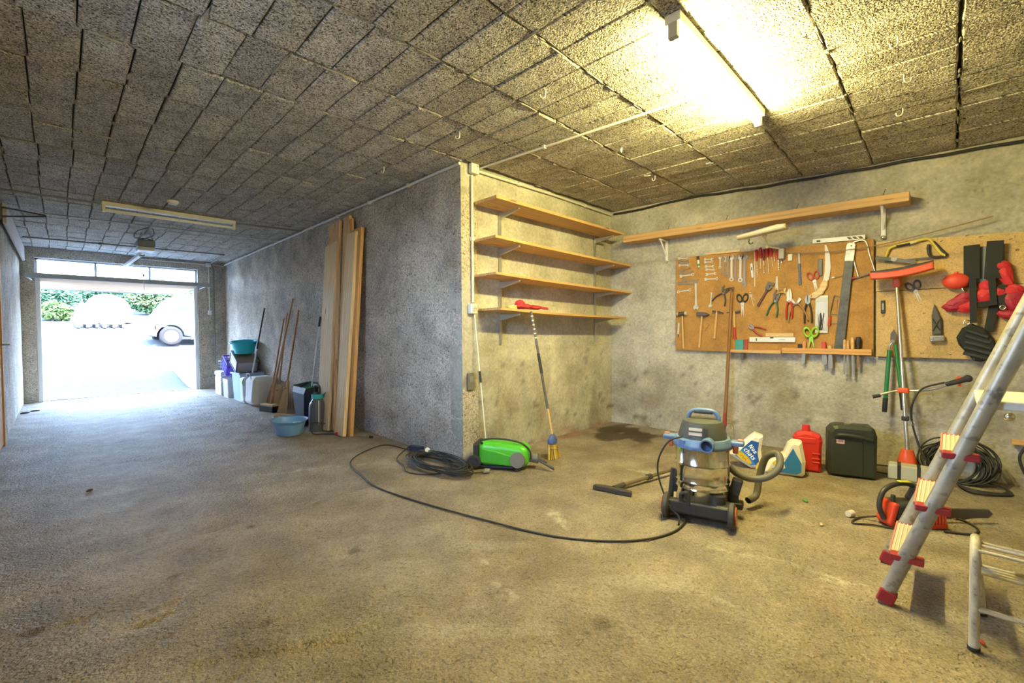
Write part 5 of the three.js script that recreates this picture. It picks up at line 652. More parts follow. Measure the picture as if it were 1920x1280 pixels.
// ---------------------------------------------------------------- tool boards on the back wall
const XT = XB - 0.04;                                  // plane of the board fronts
M.board1 = mat(new THREE.Color(0.56, 0.31, 0.09), 0.8, 0, { map: rep(T.hardboard, 0.6) });
M.board2 = mat(new THREE.Color(0.74, 0.53, 0.25), 0.8, 0, { map: rep(T.hardboard, 0.8) });
const ORD = ['first', 'second', 'third', 'fourth', 'fifth', 'sixth', 'seventh', 'eighth', 'ninth', 'tenth', 'eleventh', 'twelfth'];
single('tool_board', [poly([[-2.182, 0.918], [-0.462, 0.905], [-0.468, 1.885], [-0.474, 1.897], [-2.182, 1.935]], 0.018, 0.002, [0, 0, 0], [0, -PI / 2, 0])], M.board1, 'brown hardboard tool board covered with hand tools', 'tool board', [XB - 0.021, 0, 0]);
{ const t = thing('plywood_board', 'pale two-panel board behind the brush cutter and the harness', 'tool board', [XB - 0.021, 0, 0]);
  part('panel', [poly([[-0.452, 1.452], [0.8, 1.455], [0.8, 1.80], [-0.452, 1.865]], 0.018, 0.002, null, [0, -PI / 2, 0])], M.board2, t); part('panel', [poly([[-0.446, 0.906], [0.8, 0.90], [0.8, 1.45], [-0.446, 1.447]], 0.018, 0.002, null, [0, -PI / 2, 0])], M.board2, t); }
// a thing hung on the board: from its lower end (z0, y0) to its upper end (z1, y1); local y runs along it, local z points into the room
function hung(name, label, cat, z1, y1, z0, y0, off = 0, group) { const L = Math.hypot(z1 - z0, y1 - y0); const t = thing(name, label, cat, [XT - 0.001 - off, y0, z0], [0, -PI / 2, Math.atan2(-(z1 - z0), y1 - y0)], group); return [t, L]; }
const circle = (r, n = 14, a0 = 0, a1 = 2 * PI) => { const p = []; for (let k = 0; k < n; k++) { const a = a0 + (a1 - a0) * k / (Math.abs(a1 - a0 - 2 * PI) < 1e-6 ? n : n - 1); p.push([r * Math.cos(a), r * Math.sin(a)]); } return p; };
function openJaw(r, th, up = 1) { const a = circle(r, 12, up > 0 ? PI / 2 + 0.45 : -PI / 2 + 0.45, up > 0 ? PI / 2 - 0.45 + 2 * PI : -PI / 2 - 0.45 + 2 * PI); return poly([...a, [r * 0.36, up * r * 0.1], [-r * 0.36, up * r * 0.1]].map(([x, y], i, arr) => [x, y]), th, 0.0005); }
function spanner(t, L, m, ringTop = true, ringBottom = false) {
  const r = 0.06 * L + 0.0065, w = r * 0.9, th = 0.005;
  part('shaft', [box(w, L - 2.6 * r, th * 0.8, [0, L / 2, th / 2 + 0.001], null, 0.001)], m, t);
  const hd = (y, up, ringed) => ringed ? poly(circle(r, 14), th, 0.0006, [0, y, 0.001], null, [circle(r * 0.55, 10)]) : openJaw(r * 1.15, th, up).translate(0, y, 0.001);
  part('upper_head', [hd(L - r, 1, ringTop)], m, t); part('lower_head', [hd(r, -1, ringBottom)], m, t);
}
M.chromeWarm = mat(new THREE.Color(0.62, 0.59, 0.51), 0.5, 0.3); M.steelDull = mat(new THREE.Color(0.27, 0.25, 0.215), 0.4, 0.35); M.jaw = mat(new THREE.Color(0.62, 0.61, 0.56), 0.55, 0.3);
[[-2.156, 1.93, -2.039, 1.916], [-2.156, 1.901, -2.034, 1.89], [-2.15, 1.877, -2.029, 1.866], [-2.15, 1.855, -2.026, 1.845], [-2.125, 1.79, -2.01, 1.812], [-2.146, 1.762, -1.982, 1.764], [-2.138, 1.731, -1.974, 1.739], [-2.107, 1.687, -1.924, 1.665]].forEach(([za, ya, zb, yb], i) => { const [t, L] = hung('spanner', `${ORD[i]} spanner from the top in the left column of the tool board`, 'spanner', zb, yb, za, ya, 0, 'spanners lying flat on the tool board'); spanner(t, L, i % 3 ? M.steelDull : M.chromeWarm, i % 2 === 0, false); });
[[-1.873, 1.888, -1.778, 1.878], [-1.873, 1.857, -1.778, 1.85], [-1.862, 1.811, -1.766, 1.803], [-1.856, 1.778, -1.759, 1.766], [-1.853, 1.724, -1.743, 1.727], [-1.869, 1.676, -1.725, 1.672]].forEach(([za, ya, zb, yb], i) => { const [t, L] = hung('spanner', `${ORD[i]} spanner from the top in the second column of the tool board`, 'spanner', zb, yb, za, ya, 0, 'spanners lying flat on the tool board'); spanner(t, L, M.chromeWarm, i % 2 === 1, false); });
[[-1.707, 1.899, -1.708, 1.772], [-1.678, 1.893, -1.667, 1.705], [-1.656, 1.896, -1.656, 1.833], [-1.626, 1.898, -1.633, 1.682], [-1.596, 1.896, -1.595, 1.632], [-1.555, 1.894, -1.558, 1.645], [-1.51, 1.89, -1.512, 1.617], [-1.472, 1.885, -1.476, 1.566]].forEach(([za, ya, zb, yb], i) => { const [t, L] = hung('combination_spanner', `${ORD[i]} combination spanner from the left in the hanging row`, 'spanner', za, ya, zb, yb, 0, 'combination spanners hanging in a row'); spanner(t, L, i % 2 ? M.steelDull : M.chromeWarm, false, true); });
{ const [t, L] = hung('spanner', 'large dull spanner lying above the chrome adjustable wrench', 'spanner', -1.941, 1.629, -2.162, 1.656); spanner(t, L, M.steelDull, false, false); }
{ const [t, L] = hung('spanner', 'slim ring spanner sticking out at the left board edge', 'spanner', -2.008, 1.576, -2.164, 1.56); spanner(t, L, M.chromeWarm, true, true); }
function adjustable(t, L, m) { const r = 0.07 * L + 0.008; part('shaft', [poly([[-r * 0.42, L], [r * 0.42, L], [r * 0.3, L * 0.5], [r * 0.5, r * 1.4], [-r * 0.5, r * 1.4], [-r * 0.3, L * 0.5]], 0.009, 0.0015, [0, 0, 0.001])], m, t); part('jaw', [openJaw(r, 0.012, -1).translate(0, r, 0.001)], m, t); part('worm_screw', [cyl(r * 0.22, r * 0.22, r * 0.7, [r * 0.4, r * 1.4, 0.008], [0, 0, 0.4], 8)], M.steelDull, t); }
{ const [t, L] = hung('adjustable_wrench', 'large chrome adjustable wrench on the left of the tool board', 'wrench', -1.956, 1.639, -1.952, 1.352); adjustable(t, L, M.jaw); }
{ const [t, L] = hung('adjustable_wrench', 'small chrome wrench left of the dark pliers', 'wrench', -1.791, 1.533, -1.804, 1.372); adjustable(t, L, M.jaw); }
{ const [t, L] = hung('grease_tube', 'small black and white tube on a long thin stick', 'tube', -1.933, 1.926, -1.898, 1.589); part('stick', [bar([0, 0, 0.006], [0, L * 0.62, 0.006], 0.003, 0.003, 6)], M.wood, t); part('tube', [cyl(0.013, 0.013, L * 0.24, [0, L * 0.76, 0.014], null, 14)], plas(0.6, 0.62, 0.55), t); part('band', [cyl(0.0135, 0.0135, L * 0.07, [0, L * 0.72, 0.014], null, 14)], plas(0.06, 0.2, 0.12), t); part('cap', [cyl(0.011, 0.014, L * 0.12, [0, L * 0.94, 0.014], null, 14)], M.black, t); }
{ const [t, L] = hung('utility_knife', 'silver utility knife hanging right of the combination spanners', 'knife', -1.409, 1.799, -1.397, 1.646); part('body', [poly([[-0.011, 0.012], [0.008, 0], [0.013, 0.02], [0.013, L * 0.9], [0.004, L], [-0.012, L * 0.93]], 0.014, 0.003)], M.jaw, t); part('slider', [box(0.006, 0.03, 0.006, [0, L * 0.6, 0.016], null, 0.001)], M.black, t); }
{ const [t, L] = hung('plastic_strip', 'thin clear strip hanging left of the red screwdrivers', 'strip', -1.38, 1.901, -1.379, 1.564); part('strip', [box(0.006, L, 0.003, [0, L / 2, 0.002])], plas(0.7, 0.65, 0.5, 0.3), t); }
const redH = plas(0.45, 0.015, 0.03, 0.3), redH2 = plas(0.6, 0.05, 0.04, 0.3), darkRed = plas(0.2, 0.02, 0.03, 0.35);
[[-1.364, 1.92, -1.353, 1.65, 0], [-1.326, 1.936, -1.327, 1.729, 0], [-1.3, 1.915, -1.292, 1.676, 2], [-1.27, 1.944, -1.252, 1.677, 0], [-1.24, 1.92, -1.22, 1.742, 0], [-1.205, 1.871, -1.201, 1.788, 1], [-1.178, 1.899, -1.169, 1.699, 0], [-1.149, 1.859, -1.146, 1.772, 1], [-1.172, 1.901, -1.167, 1.702, 2], [-1.148, 1.86, -1.147, 1.755, 1], [-1.129, 1.857, -1.125, 1.763, 1]].forEach(([z1, y1, z0, y0, c], i) => {
  const [t, L] = hung('screwdriver', `${ORD[i]} screwdriver from the left in the red-handled row`, 'screwdriver', z1, y1, z0, y0, 0.004, 'red-handled screwdrivers in a row'), h = Math.min(0.11, L * 0.5), r = Math.min(0.013, h * 0.13);
  part('shaft', [bar([0, 0.002, 0.01], [0, L - h, 0.01], 0.0028, 0.0032, 8)], M.chrome, t); part('handle', [lathe([[0.001, 0], [r * 0.6, 0], [r * 0.7, h * 0.12], [r, h * 0.3], [r, h * 0.85], [r * 0.7, h], [0.001, h]], 8, [0, L - h, 0.012])], [redH, redH2, darkRed][c], t);
});
function pliers(t, L, jm, hm, open, jawL = 0.32) {      // pivot at jawL from the top; handles spread downwards
  const py = L * (1 - jawL), r = 0.013 + 0.03 * L;
  for (const s of [-1, 1]) { part('jaw', [poly([[0, -r * 0.4], [s * r, 0], [s * r * (0.9 + open), L * jawL * 0.6], [s * r * (0.25 + open), L * jawL], [s * r * open * 0.9, L * jawL]].slice(0), 0.01, 0.0015, [0, py, 0.002])], jm, t); part('handle', [tube([[s * r * 0.4, py, 0.008], [s * r * (0.8 + open * 0.7), py - L * 0.15, 0.009], [s * r * (0.95 + open * 1.5), py * 0.45, 0.009], [s * r * (0.8 + open * 2.2), 0, 0.009]], 0.0075, 8)], hm, t); }
  part('pivot', [cyl(r * 0.5, r * 0.5, 0.016, [0, py, 0.008], [PI / 2, 0, 0], 12)], M.steelDull, t);
}
{ const [t, L] = hung('pliers', 'dark purple-handled pliers spread open above the hammers', 'pliers', -1.637, 1.584, -1.722, 1.411, 0.004); pliers(t, L, M.ironDark, plas(0.08, 0.04, 0.08), 1.3, 0.4); }
function scissors(t, L, lm, bm, loop = 0.2, open = 0.12) { for (const s of [-1, 1]) { const R = L * loop * 0.36; part('finger_loop', [flat(new THREE.TorusGeometry(R, R * 0.28, 6, 18)).scale(0.85, 1.45, 1).rotateZ(-s * 0.25).translate(s * R * 1.05, L - R * 1.4, 0.006)], lm, t); part('blade', [poly([[s * -0.002, L * 0.62], [s * R * 0.8, L - 2.6 * R], [s * R * 0.5, L * 0.5], [s * L * open * 0.4, 0], [0, L * 0.4]], 0.003, 0, [0, 0, 0.004 + s * 0.001])], bm, t); } part('pivot', [cyl(0.004, 0.004, 0.01, [0, L * 0.5, 0.006], [PI / 2, 0, 0], 10)], M.steelDull, t); }
{ const [t, L] = hung('scissors', 'black-handled scissors hanging point down beside the hoe handle', 'scissors', -1.492, 1.492, -1.487, 1.266); scissors(t, L, M.black, M.chromeWarm, 0.32); }
{ const [t, L] = hung('key_bunch', 'small bunch of brass keys right of the black scissors', 'keys', -1.417, 1.492, -1.386, 1.37); part('key', [box(0.006, L * 0.8, 0.003, [0, L * 0.4, 0.004]), poly(circle(0.012, 10), 0.003, 0, [0, L * 0.85, 0.003])], plas(0.6, 0.5, 0.3), t); part('key', [box(0.005, L * 0.5, 0.003, [0.012, L * 0.6, 0.007], [0, 0, 0.5]), poly(circle(0.01, 10), 0.003, 0, [0.0, L * 0.9, 0.007])], plas(0.45, 0.42, 0.35), t); part('key_ring', [ring(0.014, 0.0015, [0, L, 0.006], null, 14, 5)], M.chrome, t); }
{ const [t, L] = hung('pipe_wrench', 'old dark red pipe wrench slanting on the tool board', 'wrench', -1.227, 1.594, -1.348, 1.37, 0.002); part('handle', [poly([[-0.012, 0], [0.012, 0], [0.01, L * 0.7], [-0.01, L * 0.7]], 0.014, 0.003)], plas(0.12, 0.04, 0.025, 0.5), t); part('jaw', [poly([[-0.025, L * 0.7], [0.025, L * 0.68], [0.03, L * 0.82], [0.008, L * 0.8], [-0.004, L * 0.86], [0.035, L * 0.9], [0.03, L], [-0.03, L * 0.95]], 0.016, 0.002)], M.ironDark, t); part('adjusting_nut', [cyl(0.015, 0.015, 0.02, [0.0, L * 0.66, 0.01], null, 10)], M.ironDark, t); }
{ const [t, L] = hung('tin_snips', 'green-handled tin snips in the middle of the tool board', 'snips', -1.174, 1.513, -1.228, 1.265, 0.004); pliers(t, L, M.ironDark, plas(0.03, 0.13, 0.06), 0.6, 0.42); }
{ const [t, L] = hung('hinge_plate', 'pale metal strap with holes above the green snips', 'strap', -1.187, 1.643, -1.187, 1.516); part('plate', [poly([[-0.011, 0.01], [-0.013, 0.02], [-0.009, L * 0.5], [-0.007, L], [0.007, L], [0.009, L * 0.5], [0.013, 0.02], [0.011, 0]], 0.006, 0.001)], plas(0.62, 0.6, 0.48), t); part('hole', [cyl(0.004, 0.004, 0.008, [0, 0.015, 0.003], [PI / 2, 0, 0], 8), cyl(0.003, 0.003, 0.008, [0, L * 0.9, 0.003], [PI / 2, 0, 0], 8)], M.black, t); }
function hammer(t, L, hm, headGeo, headMat) { part('handle', [flat(new THREE.CylinderGeometry(0.009, 0.013, L, 10)).scale(1, 1, 0.75).translate(0, L / 2, 0.014)], hm, t, 1); return part('head', headGeo, headMat, t); }
{ const [t, L] = hung('mallet', 'rubber-faced mallet at the left board edge', 'mallet', -2.102, 1.337, -2.086, 0.937, 0.006); hammer(t, L, M.wood, [cyl(0.022, 0.022, 0.075, [0, L - 0.018, 0.016], [0, 0, PI / 2], 18)], M.ironDark); part('face', [cyl(0.0235, 0.0235, 0.022, [0.045, L - 0.018, 0.016], [0, 0, PI / 2], 18)], plas(0.6, 0.52, 0.36), t); part('face', [cyl(0.0225, 0.0225, 0.016, [-0.044, L - 0.018, 0.016], [0, 0, PI / 2], 18)], plas(0.5, 0.45, 0.33), t); }
{ const [t, L] = hung('hammer', 'heavy club hammer with pale handle right of the mallet', 'hammer', -1.881, 1.326, -1.915, 0.953, 0.006); hammer(t, L, M.wood, [poly([[-0.065, -0.02], [0.03, -0.018], [0.062, -0.004], [0.062, 0.004], [0.03, 0.02], [-0.065, 0.022]], 0.032, 0.005, [0.01, L - 0.02, 0])], M.ironDark); }
{ const [t, L] = hung('hammer', 'light riveting hammer between the club hammer and the hoe handle', 'hammer', -1.733, 1.338, -1.758, 1.049, 0.004); hammer(t, L, M.wood, [poly([[-0.045, -0.006], [0.02, -0.008], [0.065, -0.014], [0.066, -0.008], [0.02, 0.008], [-0.045, 0.012]], 0.02, 0.003, [0.0, L - 0.01, 0])], M.ironDark); }
{ const [t, L] = hung('hammer', 'tack hammer with red grip half behind the hoe handle', 'hammer', -1.567, 1.332, -1.556, 1.044, 0.002); hammer(t, L, M.wood, [poly([[-0.07, -0.004], [0.02, -0.008], [0.055, -0.012], [0.055, 0.012], [0.02, 0.008], [-0.07, 0.004]], 0.018, 0.003, [0, L - 0.012, 0])], M.ironDark); part('grip', [flat(new THREE.CylinderGeometry(0.013, 0.015, L * 0.42, 10)).translate(0, L * 0.21, 0.014)], plas(0.5, 0.05, 0.03), t); }
{ const [t, L] = hung('file', 'short white-handled file at the far left board edge', 'file', -2.142, 1.221, -2.151, 1.063); part('blade', [box(0.01, L * 0.2, 0.004, [0, L * 0.1, 0.004])], M.ironDark, t); part('handle', [rbox(0.02, L * 0.8, 0.014, 0.005, [0, L * 0.6, 0.008])], plas(0.6, 0.6, 0.52), t); }
{ const [t, L] = hung('nail_bracket', 'thin wire number-seven hook on the tool board', 'hook', -1.823, 1.198, -1.863, 1.124); part('wire', [tube([[-0.022, L, 0.003], [0.006, L, 0.003], [0.002, L * 0.5, 0.003], [0, 0, 0.003]], 0.0018, 5)], M.ironDark, t); }
{ const [t, L] = hung('pliers', 'small red-handled pliers lying above the spirit level', 'pliers', -1.429, 1.178, -1.29, 1.106, 0.003); pliers(t, L, M.steelDull, plas(0.4, 0.04, 0.03), 0.55, 0.3); }
single('sandpaper_pack', [rbox(0.012, 0.115, 0.078, 0.003)], plas(0.06, 0.33, 0.31, 0.6), 'flat teal packet beside the hoe handle on the ledge', 'packet', [XT - 0.012, 0.983, -1.515]);
single('sandpaper_pack', [rbox(0.012, 0.118, 0.036, 0.003)], plas(0.38, 0.06, 0.05, 0.6), 'narrow red packet right of the teal packet', 'packet', [XT - 0.012, 0.985, -1.455]);
{ const [t, L] = hung('spirit_level', 'short aluminium spirit level on the tool board', 'spirit level', -1.027, 1.043, -1.419, 1.042, 0.002); part('body', [box(0.045, L, 0.02, [0, L / 2, 0.011], null, 0.002)], plas(0.74, 0.73, 0.68, 0.35), t); part('vial_window', [box(0.012, 0.03, 0.022, [-0.017, L * 0.5, 0.012], null, 0.002)], plas(0.1, 0.11, 0.05), t); part('vial_window', [box(0.026, 0.012, 0.022, [0, L * 0.84, 0.0115], null, 0.001)].map((g) => g.translate(0, -L * 0.68, 0)), plas(0.1, 0.11, 0.05), t); part('scale_mark', [box(0.003, 0.05, 0.0215, [0.0, L * 0.72, 0.0112])], plas(0.3, 0.3, 0.28), t); }
single('wood_strip', [box(0.02, 0.034, 0.235, null, null, 0.002)], M.woodPale, 'pale wood strip above the spirit level', 'strip', [XT - 0.011, -1.16, 1.089].slice(0, 1).concat([-1.16, 1.087].reverse()), null, null, 2);
single('ledge', [box(0.045, 0.03, 0.46, null, null, 0.003)], M.wood, 'left wooden ledge at the foot of the tool board', 'ledge', [XT - 0.024, 0.925, -1.37], null, null, 2);
single('tool_rack', [box(0.05, 0.05, 0.66, null, null, 0.003)], M.woodOrange, 'right slotted wooden rack at the foot of the tool board', 'rack', [XT - 0.026, 0.942, -0.80], null, null, 2);
{ const t = thing('clip', 'grey metal clip under the left ledge', 'clip', [XT - 0.02, 0.86, -1.485]); part('plate', [box(0.01, 0.06, 0.03, [0, 0.015, 0], null, 0.002)], M.ironDark, t); }
single('wood_strip', [box(0.02, 0.022, 0.33, null, null, 0.002)], M.woodPale, 'thin pale lath along the top edge of the tool board', 'strip', [XT - 0.004, 1.936, -1.68], [0.022, 0, 0], null, 2);
{ const [t, L] = hung('file', 'flat file with blue handle hanging left of the pruning saw', 'file', -1.008, 1.855, -0.994, 1.548, 0.002); part('blade', [box(0.017, L * 0.36, 0.005, [0, L * 0.82, 0.004], null, 0.001)], M.steelDull, t); part('handle', [rbox(0.02, L * 0.64, 0.013, 0.004, [0, L * 0.32, 0.008])], plas(0.05, 0.07, 0.13), t); }
{ const [t, L] = hung('scissors', 'red-handled scissors hanging left of the pruning saw', 'scissors', -0.899, 1.657, -0.865, 1.466); scissors(t, L, plas(0.42, 0.06, 0.05), M.chromeWarm, 0.34); }
{ // pruning saw
  const [t, L] = hung('pruning_saw', 'curved pruning saw with pale wooden handle', 'saw', -0.822, 1.889, -0.86, 1.414, 0.004); const k = L / 0.44;
  part('blade', [poly([[0.012, 0.44], [0.024, 0.44], [0.055, 0.36], [0.07, 0.26], [0.068, 0.17], [0.055, 0.13], [0.025, 0.14], [0.03, 0.22], [0.025, 0.32]].map(([x, y]) => [x * k, y * k]), 0.004, 0.0005, [0, 0, 0.006])], plas(0.66, 0.63, 0.52, 0.4), t);
  part('handle', [poly([[0.062, 0.15], [0.022, 0.15], [0.0, 0.075], [-0.04, 0.045], [-0.06, 0.03], [-0.05, 0.0], [-0.01, 0.0], [0.035, 0.04], [0.062, 0.1]].map(([x, y]) => [x * k, y * k]), 0.022, 0.006)], M.woodPale, t); part('hang_hole', [cyl(0.005, 0.005, 0.026, [-0.04 * k, 0.02 * k, 0.011], [PI / 2, 0, 0], 8)], M.black, t);
}
{ const [t, L] = hung('sheathed_knife', 'dark green sheathed blade behind the pruning saw', 'knife', -0.842, 1.768, -0.842, 1.617); part('sheath', [rbox(0.035, L, 0.008, 0.004, [0, L / 2, 0.005])], plas(0.07, 0.075, 0.035), t); }
{ const [t, L] = hung('rusty_bar', 'short rusty bar pointing at the long grey bar', 'bar', -0.672, 1.608, -0.756, 1.593); part('bar', [box(0.014, L, 0.008, [0, L / 2, 0.005], null, 0.002)], plas(0.3, 0.2, 0.1, 0.8), t); part('tip', [box(0.014, 0.02, 0.009, [0, 0.01, 0.005], null, 0.002)], M.chromeWarm, t); }
{ const [t, L] = hung('pliers', 'yellow pliers under the clamp of the desk lamp', 'pliers', -1.089, 1.514, -1.143, 1.446, 0.01); pliers(t, L, plas(0.6, 0.42, 0.06), plas(0.55, 0.36, 0.05), 1.2, 0.45); }
{ const [t, L] = hung('water_pump_pliers', 'red-handled grip pliers with bright jaws', 'pliers', -1.077, 1.518, -1.079, 1.244, 0.014); pliers(t, L, M.jaw, plas(0.5, 0.03, 0.02), 0.12, 0.42); }
{ const [t, L] = hung('pliers', 'bright slip-joint pliers spread wide, brown handles', 'pliers', -1.029, 1.428, -1.008, 1.211, 0.006); pliers(t, L, M.jaw, plas(0.35, 0.18, 0.08), 1.5, 0.22); }
{ const [t, L] = hung('end_cutters', 'end cutters with black handles left of the white tray', 'pliers', -0.934, 1.455, -0.929, 1.194, 0.004); pliers(t, L, M.steelDull, M.black, 0.25, 0.3); }
{ const [t, L] = hung('cable_tie_pack', 'white tray pack of black cable ties on the tool board', 'packet', -0.827, 1.441, -0.827, 1.103, 0.002); part('tray', [rbox(0.098, L, 0.012, 0.004, [0, L / 2, 0.006])], plas(0.66, 0.64, 0.52, 0.5), t); part('window', [rbox(0.08, L * 0.78, 0.003, 0.001, [0, L * 0.44, 0.013])], plas(0.5, 0.47, 0.36, 0.3), t); const ties = []; for (let k = 0; k < 12; k++) ties.push(bar([rr(-0.02, 0.02), L * 0.08, 0.017], [rr(-0.03, 0.03), L * rr(0.42, 0.56), 0.017], 0.0016, 0.0016, 4)); part('ties', ties, M.black, t); part('header_card', [box(0.09, L * 0.1, 0.003, [0, L * 0.9, 0.0135])], plas(0.55, 0.54, 0.45), t); }
{ const t = thing('coping_saw', 'coping saw with short red handle left of the grey bar', 'saw', [XT - 0.008, 0, 0]), P = (a) => [-0.004, a[1], a[0]], pts = [[-0.77, 1.253], [-0.754, 1.346], [-0.731, 1.437], [-0.693, 1.419]].map(P); part('frame', [tube(pts, 0.004, 6), bar(P([-0.714, 1.405]), P([-0.715, 1.323]), 0.002, 0.002, 5), bar(P([-0.755, 1.275]), P([-0.684, 1.269]), 0.004, 0.004, 6), bar(P([-0.755, 1.19]), P([-0.683, 1.193]), 0.003, 0.003, 6)], M.steelDull, t); part('handle', [bar(P([-0.772, 1.168]), P([-0.765, 1.258]), 0.013, 0.011, 10)], plas(0.5, 0.06, 0.03), t); }
{ const t = thing('bow_saw', 'tubular bow saw hanging behind the top of the grey bar', 'saw', [XT - 0.012, 0, 0]), P = (a) => [-0.006, a[1], a[0]]; part('bow', [tube([[-0.623, 1.871], [-0.587, 1.886], [-0.544, 1.891], [-0.522, 1.876], [-0.492, 1.756], [-0.458, 1.618]].map(P), 0.006, 8, false, 60)], mat(new THREE.Color(0.75, 0.73, 0.66), 0.3, 0.6), t); part('rear_strut', [bar(P([-0.602, 1.73]), P([-0.567, 1.585]), 0.006, 0.006, 8)], mat(new THREE.Color(0.75, 0.73, 0.66), 0.3, 0.6), t); part('blade', [beam(P([-0.584, 1.576]), P([-0.455, 1.615]), 0.002, 0.012)], plas(0.12, 0.08, 0.07, 0.5), t); part('grip', [bar(P([-0.621, 1.573]), P([-0.583, 1.578]), 0.011, 0.01, 8)], plas(0.35, 0.03, 0.03), t); }
{ const [t, L] = hung('flat_steel_bar', 'long dark grey flat steel bar with bare metal top', 'steel bar', -0.617, 1.877, -0.704, 0.897, 0.022); part('sleeve', [poly([[-0.033, 0], [0.037, 0.006], [0.031, L * 0.845], [-0.031, L * 0.845]], 0.012, 0.002)], mat(new THREE.Color(0.13, 0.13, 0.125), 0.55, 0.2, { map: rep(T.speck, 0.4) }), t); part('tang', [poly([[-0.032, L * 0.835], [0.032, L * 0.835], [0.031, L * 0.985], [0.02, L], [-0.024, L], [-0.032, L * 0.975]], 0.008, 0.001, [0, 0, 0.002])], mat(new THREE.Color(0.5, 0.48, 0.42), 0.4, 0.5, { map: rep(T.speck, 0.3) }), t); part('hang_hole', [cyl(0.006, 0.006, 0.012, [0.004, L * 0.975, 0.005], [PI / 2, 0, 0], 10)], M.black, t); }
{ const [t, L] = hung('straight_edge', 'slotted aluminium plate standing on the top edge of the board', 'plate', -0.527, 1.918, -0.902, 1.934, 0.0); const holes = [[[-0.014, 0.03], [0.014, 0.03], [0.014, 0.06], [-0.014, 0.06]].map(([x, y]) => [x * 0.7, y])]; for (let k = 0; k < 3; k++) { const y = L * (0.66 + 0.1 * k); holes.push([[-0.012, y], [0.012, y + 0.02], [0.012, y + 0.045], [-0.012, y + 0.025]]); } part('plate', [poly([[-0.019, 0], [0.019, 0], [0.019, L], [-0.019, L]], 0.005, 0.0005, null, null, holes)], plas(0.72, 0.72, 0.68, 0.35), t); }
// tools stuck in the rack
{ const [t, L] = hung('scissors', 'lime green scissors standing in the rack', 'scissors', -0.905, 1.153, -0.9, 0.957, 0.02); scissors(t, L, plas(0.28, 0.6, 0.03), plas(0.3, 0.62, 0.03), 0.40, 0.3); }
[['small black block-handled tool in the rack, left of the orange handle', -0.99, 1.006, -0.99, 0.968, 0.033, [0.02, 0.02, 0.02]], ['orange-handled scraper in the rack beside the lime scissors', -0.952, 1.03, -0.964, 0.834, 0.026, [0.6, 0.28, 0.12]], ['red-handled scraper in the rack right of the lime scissors', -0.808, 1.026, -0.799, 0.825, 0.034, [0.55, 0.06, 0.03]], ['wooden-handled scraper in the rack beside the red-handled one', -0.763, 0.995, -0.753, 0.791, 0.03, [0.6, 0.42, 0.2]]].forEach(([lab, z1, y1, z0, y0, w, c]) => { const [t, L] = hung('scraper', lab, 'scraper', z1, y1, z0, y0, 0.018); const h = Math.min(L, 0.07); part('handle', [rbox(w, h, 0.02, 0.006, [0, L - h / 2, 0.01])], plas(...c, 0.5), t); if (L > 0.1) part('blade', [poly([[-w * 0.6, 0], [w * 0.6, 0], [w * 0.45, L - h], [-w * 0.45, L - h]], 0.004, 0.0005, [0, 0, 0.008])], M.steelDull, t); });
[['slim wooden-handled chisel, leftmost right of the grey bar', -0.656, 1.051, -0.656, 0.745, 0.011], ['wooden-handled chisel, second right of the grey bar', -0.633, 1.041, -0.633, 0.752, 0.012], ['thick wooden-handled chisel, third right of the grey bar', -0.602, 1.072, -0.595, 0.744, 0.016]].forEach(([lab, z1, y1, z0, y0, r]) => { const [t, L] = hung('chisel', lab, 'chisel', z1, y1, z0, y0, 0.016, 'chisels in the rack'); const h = L * 0.4; part('handle', [lathe([[0.001, 0], [r * 0.7, 0], [r * 0.8, h * 0.15], [r, h * 0.6], [r * 0.8, h * 0.95], [0.001, h]], 14, [0, L - h, 0.014])], M.wood, t); part('blade', [box(r * 1.2, L - h, 0.005, [0, (L - h) / 2, 0.014], null, 0.001)], M.steelDull, t); });
{ const [t, L] = hung('chisel', 'black-handled chisel, rightmost in the rack', 'chisel', -0.561, 1.074, -0.564, 0.811, 0.016, 'chisels in the rack'); const r = 0.02, h = L * 0.46; part('handle', [lathe([[0.001, 0], [r * 0.55, 0], [r * 0.8, h * 0.25], [r, h * 0.7], [r * 0.85, h * 0.97], [0.001, h]], 14, [0, L - h, 0.018])], M.black, t); part('blade', [box(0.018, L - h, 0.006, [0, (L - h) / 2, 0.016], null, 0.001)], plas(0.25, 0.14, 0.08, 0.6), t); }
